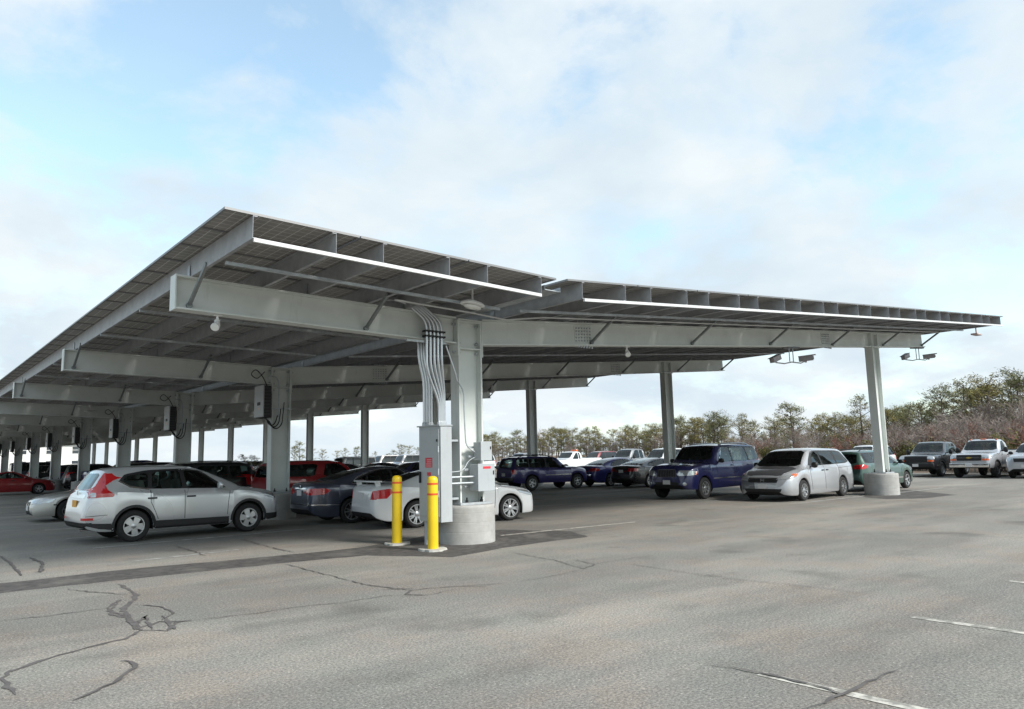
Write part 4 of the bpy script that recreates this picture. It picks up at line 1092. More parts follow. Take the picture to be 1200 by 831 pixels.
# white edge strip and the grey sag rods below the overhang
for nm, y, h, m, (xa, xb) in (('edge_strip', YF-.03, .054, WHITE_STRIP, (PXL, -.36)), ('edge_strip', YF-.03, .054, WHITE_STRIP, (PX0, 24.0)), ('strut', -1.45, .05, GALV, (PXL+.1, -.2)), ('strut', -1.45, .05, GALV, (.3, 23.9))):
    bm = B(); beam_bar(bm, (xa, y, top(xa)-h/2-.003), (xb, y, top(xb)-h/2-.003), .045, h); obj(nm, bm, m, canopy)
bm = B(); tube(bm, [(-2.2, -.9, top(-2.2)-.03), (-.4, -.85, top(-.4)-.03), (.5, -.8, top(.5)-.10), (1.5, -.85, top(1.5)-.03), (23.0, -.85, top(23.)-.03)], .018, 6); obj('lighting_conduit', bm, WHITE_STRIP, canopy)
for k in range(NB-1):
    for yy in (BAY*k+3.0, BAY*k+6.4):
        for xa, xb in ((PXL, -.3), (.7, 23.9)):
            bm = B(); beam_bar(bm, (xa, yy, top(xa)-.028), (xb, yy, top(xb)-.028), .05, .05); obj('strut', bm, GALV, canopy)
# frames: column pairs and the cranked beam
def ibeam(bm, xa, xb, y, za, zb, depth, fw, ft=.03, wt=.016):
    """I section whose top runs from (xa, za) to (xb, zb)"""
    for off, w, h in ((-ft/2, fw, ft), (-depth+ft/2, fw, ft), (-depth/2, wt, depth-2*ft-.001)):
        beam_bar(bm, (xa, y, za+off), (xb, y, zb+off), w, h)
def bolt(bm, p, r=.022, axis='y', h=.03):
    lathe(bm, [(r, -h), (r, h)], 6, axis, p)
def column(x, y, z0, z1, a, b, cap):
    bm = B()
    for s in (-1, 1): box(bm, x+s*a/2-.018, x+s*a/2+.018, y-b/2, y+b/2, z0, z1)
    box(bm, x-a/2+.019, x+a/2-.019, y-.009, y+.009, z0, z1-.002)
    c = obj('column', bm, STEEL, canopy)
    bm = B(); box(bm, x-a/2-.10, x+a/2+.10, y-b/2-.12, y+b/2+.12, z0-.045, z0-.001)
    for sx in (-1, 1):
        for sy in (-1, 1):
            pass
    obj('base_plate', bm, GALV, c)
    bm = B()
    for sx in (-.55, .55):
        for sy in (-1, 1): lathe(bm, [(.032, z0-.001), (.032, z0+.045), (.018, z0+.05), (.018, z0+.10)], 8, 'z', (x+sx*a/2*1.2, y+sy*(b/2+.06), 0))
    obj('anchor_bolt', bm, BLACK, c)
    if cap:
        bm = B()
        box(bm, x-a/2-.025, x+a/2+.025, y-b/2-.02, y+b/2+.02, z1, z1+.028)
        zz = z1-.58
        for s in (-1, 1): box(bm, x+s*(a/2+.031)-.012, x+s*(a/2+.031)+.012, y-b/2-.012, y+b/2+.012, zz-.16, z1-.001)
        for s in (-1, 1): box(bm, x-a/2+.02, x+a/2-.02, y+s*.08-.068, y+s*.08+.068, zz-.012, zz+.012)
        for s in (-1, 1): box(bm, x-a/2+.02, x+a/2-.02, y+s*.08-.068, y+s*.08+.068, z1-.03, z1-.005)
        obj('cap_frame', bm, STEEL, c)
        bm = B()
        for s in (-1, 1):
            for dz in (.09, .46, .66):
                bolt(bm, (x+s*(a/2-.055) , y-.05, z1-dz), .03, 'x', .025); bolt(bm, (x+s*(a/2+.07), y-.06, z1-dz), .03, 'x', .03)
        obj('bolt', bm, GALV, c)
    return c
def pier(x, y, r, h):
    bm = B(); prof = [(r, -.3)]
    zs = [.02]+[q+dq for q in (.225, .415, .595) for dq in (-.014, -.006, 0, .006, .014)]+[h-.06, h-.03, h]
    for z in zs: prof.append((r - (.0025 if z in (.225, .415, .595) else 0) - (.02 if z == h else 0), z))
    lathe(bm, prof, 40, 'z', (x, y, 0))
    obj('concrete_pier', bm, CONC, canopy, smooth=40)
for k in range(NB):
    y = k*BAY
    pier(0, y, .584, .745); pier(XR, y, .584, .765)
    column(0, y+YC, .792, HC-.03, .56, .29, True)
    column(XR, y+YC, .812, top(XR)-.56, .50, .29, False)
    bm = B(); zr = top(XR)-.55
    for s in (-1, 1): box(bm, XR+s*.25-.012, XR+s*.25+.012, y+YC-.13, y+YC+.13, zr+.035, top(XR)-.06)
    box(bm, XR-.33, XR+.33, y+YC-.17, y+YC+.17, zr-.028, zr-.004)
    obj('bearing_stiffener', bm, STEEL, canopy)
    bm = B(); ibeam(bm, XL0, -.335, y+YC, top(XL0), top(-.3), .55, .26)
    box(bm, XL0-.022, XL0-.001, y+YC-.14, y+YC+.14, top(XL0)-.56, top(XL0)+.004)
    obj('beam', bm, STEEL, canopy)
    bm = B(); ibeam(bm, .335, XR0, y+YC, top(.335), top(XR0), .55, .26)
    obj('beam', bm, STEEL, canopy)
    if k < 3:                                                # bolted splices on the right-hand beams
        for sx in (3.45, 15.2):
            bm = B(); z = top(sx)
            for dy in (-.014,): beam_bar(bm, (sx-.28, y+YC+dy, z-.275), (sx+.28, y+YC+dy, z-.275+SR*.56), .012, .40)
            obj('splice_plate', bm, STEEL, canopy)
            bm = B()
            for i in range(6):
                for j in range(5):
                    if .22 < i*.2 < .65 and False: continue
                    bolt(bm, (sx-.23+i*.092, y+YC-.025, z-.42+j*.075+SR*(-.23+i*.092)), .02, 'y', .018)
                bolt(bm, (sx-.23+i*.092, y+YC-.08, z-.575), .02, 'z', .03)
                bolt(bm, (sx-.23+i*.092, y+YC-.08, z+.01), .02, 'z', .03)
            obj('bolt', bm, GALV, canopy)
    # knee braces to the purlins
    for xb in (-5.53, -2.35, 3.72, 7.70, 11.68, 15.66, 19.6, 23.2):
        for s in ((-1, 1) if k < 5 else (-1,)):
            bm = B(); z = top(xb)
            beam_bar(bm, (xb, y+YC+s*.03, z-.46), (xb, y+YC+s*.85, z+.06), .055, .05, upv=(1,0,0))
            lathe(bm, [(.05, -.03), (.05, .03)], 10, 'y', (xb, y+YC+s*.04, z-.46))
            obj('knee_brace', bm, noisy('brace_steel', (.20,.22,.22), (.28,.30,.30), 6, .5, metal=.3), canopy)
    # purlin cleats on top of the near beams
    if k < 3:
        bm = B()
        for x, sd in cols:
            for q in (-1, 1):
                px = x+q*.305*PP; box(bm, px+.010*q+(0 if q > 0 else -.008), px+.010*q+(.008 if q > 0 else 0), y+YC-.06, y+YC+.06, top(px)+.02, top(px)+.20)
        obj('purlin_cleat', bm, GALV, canopy)

# ------------------------------------------------------------------ things fixed to the canopy
CABM = noisy('cabinet_grey', (.38,.405,.42), (.43,.455,.47), 2, .42, dirt=[((.26,.26,.25), 3., (1.5,1.5,.3), .58, .78, .45)])
cab = empty('electrical_cabinet', (-.76, -.02, .45)); tag(cab, 'tall light grey electrical cabinet with red warning labels on the front canopy column', 'electrical cabinet')
def lb(name, x0, x1, y0, y1, z0, z1, m, par, bev=0., org=None, sm=None):
    o3 = par.location if org is None else org
    bm = B(); box(bm, x0-o3[0], x1-o3[0], y0-o3[1], y1-o3[1], z0-o3[2], z1-o3[2], bev=bev)
    return obj(name, bm, m, par, smooth=sm)
lb('housing', -.88, -.62, -.40, .36, .46, 2.30, CABM, cab)
lb('door', -.902, -.881, -.36, .33, .56, 2.24, CABM, cab, .006)
lb('rain_hood', -.925, -.61, -.42, .38, 2.301, 2.325, CABM, cab)
lb('handle', -.945, -.903, .255, .285, 1.20, 1.42, BLACK, cab, .006)
for z in (2.02, 1.22): lb('lock', -.92, -.903, -.33, -.29, z-.025, z+.025, BLACK, cab, .005)
LABEL = mat('red_label', (.62,.03,.05), .5); LABELW = mat('label_print', (.70,.35,.36), .5)
r_ = lb('warning_label', -.907, -.9035, -.14, .10, 1.50, 1.69, LABEL, cab)
for zz in (1.53, 1.57, 1.61, 1.65): lb('label_print', -.9085, -.9072, -.12, .07 if zz < 1.6 else .04, zz-.008, zz+.008, LABELW, cab)
lb('warning_label', -.907, -.9035, -.09, .04, 1.34, 1.41, LABEL, cab)
for z in (1.0, 1.42, 1.85): lb('hinge', -.925, -.903, -.375, -.352, z-.06, z+.06, GALV, cab)
lb('mounting_bracket', -.64, -.32, -.20, .12, .86, .90, GALV, cab); lb('mounting_bracket', -.64, -.32, -.20, .12, 2.0, 2.04, GALV, cab)
PIPE = mat('conduit_metal', (.60,.62,.64), .28, .8)
def pth(name, pts, r, m, par, n=8):
    # rounded corners, pts in world space
    P = [Vector(p) for p in pts]; Q = [P[0]]
    for a, b, c in zip(P, P[1:], P[2:]):
        d1 = (a-b); d2 = (c-b); rr = min(.16, d1.length*.45, d2.length*.45)
        p0 = b+d1.normalized()*rr; p2 = b+d2.normalized()*rr
        for t in (0, .25, .5, .75, 1): Q.append((1-t)**2*p0+2*t*(1-t)*b+t*t*p2)
    Q.append(P[-1])
    bm = B(); o3 = par.matrix_world.translation if par.parent is None else par.location
    tube(bm, [q-Vector(par.location) for q in Q], r, n)
    return obj(name, bm, m, par, smooth=50)
for i in range(5):
    xt = -1.12+i*.088; xb = -.84+i*.045
    pth('conduit', [(xb, -.30+.02*i, 2.31), (xb, -.30+.02*i, 2.75+.05*i), (xt, -.30, 3.40+.05*i), (xt, -.30, 4.36), (xt-.42, -.20, 4.70), (xt-.75, .1, 4.78)], .026, PIPE, cab)
for i in range(4):
    pth('conduit', [(-.85+.06*i, .22, 2.31), (-.85+.06*i, .22, 3.2), (-.95+.06*i, .26, 3.7), (-.95+.06*i, .26, 4.75)], .026, PIPE, cab)
for z in (4.06, 4.16): lb('conduit_clamp', -1.17, -.70, -.345, -.215, z-.017, z+.017, BLACK, cab)
lb('conduit_strut', -1.55, -.62, -.27, -.22, 3.93, 3.97, GALV, cab)
for i in range(9): 
    q = (-.84+i*.045, -.30+.02*i) if i < 5 else (-.85+.06*(i-5), .22)
    bm = B(); lathe(bm, [(.042, 2.326-.45), (.042, 2.37-.45), (.03, 2.40-.45)], 8, 'z', (q[0]+.76, q[1]+.02, 0)); obj('conduit_fitting', bm, GALV, cab, smooth=40)
pth('conduit', [(-.80, .20, .47), (-.80, .20, -.05)], .06, CABM, cab, 12)
pth('conduit', [(-.66, -.3, 3.9), (-.45, -.32, 3.35), (-.40, -.30, 3.2)], .016, PIPE, cab)

# small junction boxes on the face of the front column
for nm, x0, x1, z0, z1, y0, y1, lab, lbl in (('junction_box', -.10, .33, 1.02, 1.54, -.55, -.27, True, 'grey junction box with red label low on the front canopy column'), ('junction_box', .0, .29, 1.62, 1.98, -.52, -.28, False, 'smaller plain grey junction box above the red-labelled one on the front column')):
    j = empty(nm, ((x0+x1)/2, (y0+y1)/2, z0)); tag(j, lbl, 'junction box', 'junction boxes on the front column')
    lb('housing', x0, x1, y0+.02, y1, z0, z1, CABM, j, .008)
    lb('cover', x0+.004, x1-.004, y0, y0+.019, z0-.01, z1+.01, CABM, j, .006)
    lb('latch', x1-.05, x1-.03, y0-.012, y0-.001, z0+(z1-z0)*.6, z0+(z1-z0)*.75, BLACK, j)
    if lab: lb('warning_label', x0+.13, x0+.32, y0-.004, y0-.001, z1-.09, z1-.045, LABEL, j)
    lb('mounting_rail', x0-.12, x1+.04, y1+.001, y1+.04, z1-.12, z1-.08, GALV, j)
    lb('mounting_rail', x0-.12, x1+.04, y1+.001, y1+.04, z0+.06, z0+.10, GALV, j)
    if lab:
        for z in (1.18, 1.30): pth('conduit', [(-.62, -.36, z), (x0+.01, -.42, z)], .022, GALV, j)
    else:
        pth('conduit', [(x0+.1, -.4, z0+.01), (x0+.1, -.4, 1.53)], .02, PIPE, j)
        pth('conduit', [(x0+.02, -.38, 1.75), (-.2, -.30, 1.9), (-.22, -.28, 2.6), (-.22, -.28, 3.0), (-.38, -.30, 3.2)], .014, GALV, j)
        pth('conduit', [(x0+.02, -.38, 1.70), (-.16, -.32, 1.62), (-.30, -.34, 1.42), (-.60, -.34, 1.40)], .010, GALV, j)

# inverters on the columns behind
INVF = noisy('inverter_front', (.36,.37,.37), (.42,.43,.43), 2, .4)
nth = ['second', 'third', 'fourth', 'fifth', 'sixth', 'seventh', 'eighth', 'ninth']
for k in range(1, 9):
    y = k*BAY
    iv = empty('solar_inverter', (-.50, y-.05, 2.98)); tag(iv, f'grey inverter box with looped cables on the {nth[k-1]} left-hand column from the front', 'inverter', 'inverters on the left-hand columns')
    lb('front_cover', -.62, -.585, y-.36, y+.34, 3.0, 3.95, INVF, iv, .008)
    lb('heat_sink', -.584, -.36, y-.34, y+.32, 2.98, 3.93, BLACK, iv, .01)
    bm = B()
    for i in range(9): box(bm, -.07, .13, -.315, -.292, .08+i*.098, .12+i*.098)
    obj('cooling_fin', bm, noisy('fin', (.02,.02,.022), (.04,.04,.045), 8, .5), iv)
    lb('indicator_lamp', -.626, -.6205, y-.08, y-.02, 3.22, 3.28, mat('indicator', (.75,.45,.25), .4), iv)
    lb('display', -.624, -.6205, y-.15, y+.10, 3.35, 3.45, BLACK, iv)
    for i in range(3):
        x0 = -.5+.04*i
        pts = [(x0, y-.25+.16*i, 2.99)] + [(x0+.03+.30*(1-cos(a))*.5*(1+.2*i), y-.28, 2.99-(.24+.05*i)*sin(a)) for a in [pi*t/8 for t in range(1, 8)]] + [(x0+.36+.06*i, y-.28, 3.05+.2*i)]
        pth('cable', pts, .017, BLACK, iv, 6)
    pts = [(-.45, y-.2, 3.93), (-.62, y-.3, 4.2), (-.85, y-.32, 4.42), (-1.0, y-.28, 4.25), (-.8, y-.3, 4.1), (-.55, y-.25, 4.35)]
    pth('cable', pts, .014, BLACK, iv, 6)
    pth('conduit', [(-.10, y-.26, 3.0), (-.10, y-.26, 3.95), (-.16, y-.27, 4.2), (-.40, y-.30, 4.22)], .018, GALV, iv, 6)
    lb('conduit_strap', -.33, .33, y-.262, y-.232, 3.24, 3.27, GALV, iv)

# lamps and cameras under the canopy
WLENS = mat('lamp_lens', (.82,.83,.80), .25); WBODY = noisy('white_metal', (.70,.70,.69), (.78,.78,.77), 4, .4)
def canopy_lamp(x, y, z, zt, label, s=1., group='canopy lamps', rz=.4):
    t = empty('canopy_lamp', (x, y, z), rz); tag(t, label, 'lamp', group)
    bm = B(); st = len(bm.verts); bmesh.ops.create_icosphere(bm, subdivisions=3, radius=1)
    for v in bm.verts: v.co = Vector((math.copysign(abs(v.co.x)**.75, v.co.x)*.31*s, math.copysign(abs(v.co.y)**.75, v.co.y)*.15*s, v.co.z*.075*s+.03 if v.co.z > 0 else v.co.z*.03+.03))
    obj('housing', bm, WBODY, t, smooth=60)
    bm = B(); lathe(bm, [(1, -.004), (.92, -.03), (.001, -.05)], 24, 'z')
    for v in bm.verts: v.co = Vector((v.co.x*.25*s, v.co.y*.11*s, v.co.z))
    obj('lens', bm, WLENS, t, smooth=60)
    bm = B(); tube(bm, [(0, 0, .08), (0, 0, zt-z-.05)], .018, 8); obj('stem', bm, WBODY, t)
    bm = B(); box(bm, -.06, .06, -.06, .06, zt-z-.05, zt-z+.05, bev=.01); obj('mounting_box', bm, WBODY, t)
canopy_lamp(-.98, -1.62, 4.44, 4.82, 'white oval lamp on a stem below the front overhang, above the grey cabinet', 1.05)
canopy_lamp(-1.68, 28.0, 4.22, 4.50, 'small white oval lamp deep under the left wing, above the silver beige sedan', .9)
canopy_lamp(-2.8, 47.5, 4.22, 4.50, 'small white oval lamp far under the left wing of the canopy', .9)
def floodlight(x, y, z, label, g='floodlights under the beams'):
    t = empty('floodlight', (x, y, z), 0); t.scale = (.68,)*3; tag(t, label, 'floodlight', g)
    bm = B(); box(bm, -.10, .10, -.06, .06, -.03, -.002, bev=.006); tube(bm, [(0, 0, -.03), (0, 0, -.14)], .03, 8); obj('bracket', bm, WBODY, t)
    bm = B(); tube(bm, [(-.02, 0, -.13), (-.03, -.01, -.2)], .045, 10); tube(bm, [(.02, .02, -.15), (-.03, -.05, -.25), (-.10, -.14, -.33)], [.05, .085, .105], 14); obj('lamp_head', bm, WBODY, t, smooth=50)
    bm = B(); st = 0; tube(bm, [(-.1005, -.1406, -.3305), (-.107, -.1495, -.339)], [.095, .09], 14); obj('lens', bm, WLENS, t)
floodlight(-5.07, YC, top(-5.07)-.55, 'white floodlight under the left end of the front beam')
floodlight(5.02, YC, top(5.02)-.55, 'white floodlight under the middle of the front right-hand beam')
CAMB = noisy('camera_body', (.30,.28,.30), (.40,.38,.40), 5, .4)
def cameras(x, y, z, label, s=1.):
    t = empty('security_camera_pair', (x, y, z), -.55); t.scale = (1.25,)*3; tag(t, label, 'security camera', 'security camera pairs')
    bm = B(); box(bm, -.22*s, .22*s, -.05, .05, -.04, -.002); obj('mounting_plate', bm, DKALLOY, t)
    bm = B()
    for q in (-.05, .05): tube(bm, [(q, 0, -.03), (q, 0, -.38)], .014, 6)
    tube(bm, [(-.42, .02, -.40), (-.2, 0, -.43), (0, 0, -.39), (.25, 0, -.42), (.40, .02, -.36)], .016, 6); obj('arm', bm, GALV, t)
    for nm, sx, d in (('camera', -.42, (-.30, -.16, -.12)), ('camera', .40, (.26, -.20, .02))):
        v = Vector(d).normalized(); p = Vector((sx, .02, -.30)); bm = B()
        beam_bar(bm, p-v*.16, p+v*.18, .13, .12); st = len(bm.verts)
        q = p+Vector((0, 0, .07)); beam_bar(bm, q-v*.17, q+v*.25, .16, .014)
        tube(bm, [p+v*.181, p+v*.20], .045, 10); beam_bar(bm, (sx, .02, -.40), (sx, .02, -.34), .04, .04)
        obj(nm, bm, CAMB, t)
cameras(12.93, YC, top(12.93)-.55, 'pair of security cameras under the front beam, above the minivan')
cameras(22.78, YC, top(22.78)-.55, 'pair of security cameras under the outer tip of the front right-hand beam')
t = empty('hanging_lamp', (23.0, -2.2, top(23.0)-.02)); tag(t, 'small flat lamp hanging at the outer right tip of the canopy', 'lamp')
bm = B(); tube(bm, [(0, 0, 0), (.0, 0, -.26)], .02, 6); obj('stem', bm, mat('rusty_metal', (.32,.16,.13), .6), t)
bm = B(); box(bm, -.26, .26, -.12, .12, -.32, -.26, bev=.015); obj('lamp_head', bm, mat('pinkish_metal', (.52,.42,.40), .5), t)
for (y, x, lab) in ((18.5, 15.4, 'small dome security lamp on the third beam, seen right of the front column'),):
    canopy_lamp(x, y, top(x)-.62, top(x)-.3, lab, .8)

# yellow bollards
YEL = noisy('bollard_yellow', (.70,.47,.006), (.78,.54,.012), 3, .38, dirt=[((.30,.22,.05), 7, (1,1,.4), .60, .72, .5), ((.12,.10,.07), 14, (1,1,.25), .66, .72, .6)]); ORB = mat('orange_band', (.70,.09,.02), .4)
PAD = noisy('bollard_footing', (.36,.35,.32), (.50,.49,.45), 6, .9, bump=.3)
def bollard(x, y, label, tilt=0.):
    t = empty('bollard', (x, y, 0)); tag(t, label, 'bollard', 'yellow bollards')
    bm = B(); lathe(bm, [(.100, -.02), (.100, 1.27), (.095, 1.305), (.075, 1.335), (.04, 1.35), (.001, 1.353)], 28, 'z'); obj('post', bm, YEL, t, smooth=40)
    for z in (1.21, 1.02):
        bm = B(); lathe(bm, [(.1025, z-.018), (.1025, z+.018), (.095, z+.018), (.095, z-.018)], 28, 'z', close=True); obj('band', bm, ORB, t, smooth=40)
    bm = B(); n = 26; ring = [(.25+.03*sin(3*a+x*9)+.014*sin(7*a+y)) for a in [2*pi*i/n for i in range(n)]]
    v = [bm.verts.new((ring[i]*cos(2*pi*i/n), ring[i]*sin(2*pi*i/n), .035)) for i in range(n)]; w = [bm.verts.new((ring[i]*1.06*cos(2*pi*i/n), ring[i]*1.06*sin(2*pi*i/n), -.02)) for i in range(n)]
    bm.faces.new(v)
    for i in range(n): bm.faces.new((v[i], w[i], w[(i+1)%n], v[(i+1)%n]))
    obj('footing', bm, PAD, t)
bollard(-1.18, .72, 'yellow bollard farther from the viewer, left of the grey cabinet')
bollard(-1.25, -.66, 'yellow bollard nearer the viewer, standing before the grey cabinet')

# ------------------------------------------------------------------ ground
def sheet(name, pts, m, z, kind='structure'):
    bm = B(); bm.faces.new([bm.verts.new((p[0], p[1], z)) for p in pts]); bmesh.ops.triangulate(bm, faces=bm.faces)
    for f in bm.faces:
        f.normal_update()
        if f.normal.z < 0: f.normal_flip()
    o = obj(name, bm, m, fix=False); o['kind'] = kind; return o
soil = noisy('leaf_litter', (.10,.065,.045), (.22,.16,.11), .8, .95, 9)
sheet('ground', [(-1200,-1200), (1200,-1200), (1200,1200), (-1200,1200)], soil, -.03)
def asphalt_mat(name='asphalt', base=((.170,.160,.145), (.222,.211,.192)), pale=(.30,.276,.242)):
    m = mat(name, base[0], .92); L = m.node_tree.links; b = m.node_tree.nodes['Principled BSDF']; b.inputs['Specular IOR Level'].default_value = .25
    tc = N(m, 'ShaderNodeTexCoord'); src = tc.outputs['Object']
    def noise(scale, detail=5, rough=.6, vec=None):
        n = N(m, 'ShaderNodeTexNoise'); n.inputs['Scale'].default_value = scale; n.inputs['Detail'].default_value = detail; n.inputs['Roughness'].default_value = rough
        L.new(vec or src, n.inputs['Vector']); return n.outputs['Fac']
    big = noise(.16, 6, .62); r0 = ramp(m, [(.36, base[0]), (.64, base[1])]); L.new(big, r0.inputs[0]); cur = r0.outputs[0]
    def mix(cur, fac, col, mode='MIX', k=1.):
        x = N(m, 'ShaderNodeMixRGB', blend_type=mode)
        if k != 1.:
            mm = N(m, 'ShaderNodeMath', operation='MULTIPLY'); mm.inputs[1].default_value = k; L.new(fac, mm.inputs[0]); fac = mm.outputs[0]
        L.new(fac, x.inputs[0]); L.new(cur, x.inputs[1])
        if isinstance(col, tuple): x.inputs[2].default_value = (*col, 1)
        else: L.new(col, x.inputs[2])
        return x.outputs[0]
    # sandy drifts and old traffic bands
    mp = N(m, 'ShaderNodeMapping'); mp.inputs['Scale'].default_value = (.10, .42, 1); mp.inputs['Rotation'].default_value = (0, 0, .5); L.new(src, mp.inputs[0])
    n1 = noise(1., 7, .65, mp.outputs[0]); r1 = ramp(m, [(.46, (0,0,0)), (.66, (1,1,1))]); L.new(n1, r1.inputs[0]); cur = mix(cur, r1.outputs[0], pale, k=.85)
    n2 = noise(.9, 8, .7); r2 = ramp(m, [(.56, (0,0,0)), (.74, (1,1,1))]); L.new(n2, r2.inputs[0]); cur = mix(cur, r2.outputs[0], (.115,.106,.094), k=.6)
    # aggregate
    n3 = noise(46, 5, .82); r3 = ramp(m, [(.37, (.42,.41,.40)), (.5, (1,1,1)), (.63, (1.75,1.72,1.66))]); L.new(n3, r3.inputs[0]); cur = mix(cur, N(m, 'ShaderNodeValue').outputs[0], r3.outputs[0], 'MULTIPLY')
    m.node_tree.nodes['Value'].outputs[0].default_value = .9
    n7 = noise(24, 3, .7); r7 = ramp(m, [(.34, (.86,.86,.86)), (.5, (1,1,1)), (.66, (1.14,1.14,1.13))]); L.new(n7, r7.inputs[0]); cur = mix(cur, m.node_tree.nodes['Value'].outputs[0], r7.outputs[0], 'MULTIPLY')
    vo = N(m, 'ShaderNodeTexVoronoi'); vo.inputs['Scale'].default_value = 42; L.new(src, vo.inputs['Vector'])
    r4 = ramp(m, [(.10, (1,1,1)), (.19, (0,0,0))]); L.new(vo.outputs['Distance'], r4.inputs[0])
    n4 = noise(6, 3); r5 = ramp(m, [(.44, (0,0,0)), (.58, (1,1,1))]); L.new(n4, r5.inputs[0])
    mu = N(m, 'ShaderNodeMath', operation='MULTIPLY'); L.new(r4.outputs[0], mu.inputs[0]); L.new(r5.outputs[0], mu.inputs[1])
    cur = mix(cur, mu.outputs[0], (.46,.43,.375), k=.85)
    # warm and cool repairs, pale chips and dark pits of the aggregate
    n8 = noise(.75, 6, .65); r8 = ramp(m, [(.38, (.95,.995,.985)), (.5, (1,1,1)), (.62, (1.06,1.0,.955))]); L.new(n8, r8.inputs[0]); cur = mix(cur, m.node_tree.nodes['Value'].outputs[0], r8.outputs[0], 'MULTIPLY')
    for sc_, rad, cc, kk in ((17., .13, (.52,.49,.43), .9), (13., .12, (.055,.05,.047), .75)):
        v2 = N(m, 'ShaderNodeTexVoronoi'); v2.inputs['Scale'].default_value = sc_; L.new(src, v2.inputs['Vector'])
        rr = ramp(m, [(rad*.6, (1,1,1)), (rad, (0,0,0))]); L.new(v2.outputs['Distance'], rr.inputs[0])
        gt = N(m, 'ShaderNodeSeparateXYZ'); L.new(v2.outputs['Color'], gt.inputs[0])
        g2 = N(m, 'ShaderNodeMath', operation='GREATER_THAN'); g2.inputs[1].default_value = .62; L.new(gt.outputs[0], g2.inputs[0])
        m2 = N(m, 'ShaderNodeMath', operation='MULTIPLY'); L.new(rr.outputs[0], m2.inputs[0]); L.new(g2.outputs[0], m2.inputs[1])
        cur = mix(cur, m2.outputs[0], cc, k=kk)
    # oil stains
    n6 = noise(.55, 4, .5); r6 = ramp(m, [(.60, (0,0,0)), (.72, (1,1,1))]); L.new(n6, r6.inputs[0]); cur = mix(cur, r6.outputs[0], (.075,.070,.064), k=.5)
    L.new(cur, b.inputs['Base Color'])
    bp = N(m, 'ShaderNodeBump'); bp.inputs['Strength'].default_value = .12; bp.inputs['Distance'].default_value = .006; L.new(n3, bp.inputs['Height']); L.new(bp.outputs[0], b.inputs['Normal'])
    return m
ASPH = asphalt_mat()
sheet('parking_lot', [(-160,-90), (42.5,-90), (42.5,60), (43.5,160), (-160,160)], ASPH, 0)
PATCH = noisy('fresh_asphalt', (.042,.038,.036), (.100,.091,.083), 7, .9, 12, bump=.15, dirt=[((.16,.148,.13), .9, (1,1,1), .52, .66, .7)])
def gp(px): return [(G(x, y).x, G(x, y).y) for x, y in px]
def wobble(pts, amp, step=.25):
    """roughen the outline of a ground polygon"""
    out = []; rnd = random.Random(len(pts))
    for (a, b), (c, d) in zip(pts, pts[1:]+pts[:1]):
        n = max(1, int(math.hypot(c-a, d-b)/step))
        for i in range(n): out.append((a+(c-a)*i/n+rnd.uniform(-amp, amp), b+(d-b)*i/n+rnd.uniform(-amp, amp)))
    return out
sheet('asphalt_patch', wobble(gp([(-60,692), (0,684), (150,667), (300,654), (420,642), (480,632), (520,622), (600,621), (670,623), (690,629), (635,636), (592,642), (530,653), (480,652), (430,651), (300,663), (150,679), (0,695), (-60,703)]), .035), PATCH, .002)
sheet('asphalt_patch', wobble(gp([(1000,578), (1014,583), (1040,585), (1085,584), (1122,580), (1090,577), (1060,574), (1010,574)]), .05), PATCH, .002)
PAINT_W = noisy('worn_line_paint', (.24,.228,.20), (.54,.515,.45), 7, .85, 10, .42, .55)
PAINT_F = noisy('faded_line_paint', (.20,.192,.178), (.52,.51,.485), 5, .9, 10, .38, .60)
def stripe(x0, y0, x1, y1, w=.10, m=PAINT_F):
    a = Vector((x0, y0)); b = Vector((x1, y1)); t = (b-a).normalized(); n = Vector((-t.y, t.x))*w/2
    L_ = [(a+n), (b+n)]; R_ = [(b-n), (a-n)]
    sheet('line_marking', [tuple(p) for p in L_+R_], m, .004)
stripe(-1.08, -8.99, -1.09, -14.2, .105, PAINT_W); stripe(-3.86, -9.0, -3.74, -14.2, .105, PAINT_W); stripe(1.80, -8.98, 1.79, -14.2, .105, PAINT_W)
for x in (4.6, 7.4, 10.2, 13.0): stripe(x, -9.0, x, -14.2, .105, PAINT_W)
stripe(1.15, .33, 5.25, .10, .11, PAINT_W); stripe(-5.6, 2.24, -3.7, 2.46)
for y in (5.2, 8.0, 11.2, 13.6, 16.6, 19.8, 23, 26.2, 29.4, 32.6): stripe(-5.7, y, -1.0, y+.2); stripe(.8, y-.2, 5.2, y-.2)
for y in (3.2, 6.4, 9.6, 12.8, 16, 19.2): stripe(13, y, 18, y); stripe(19.3, y, 24.3, y)
stripe(13.2, .2, 17.6, .15); stripe(19.6, .0, 24.2, .0)
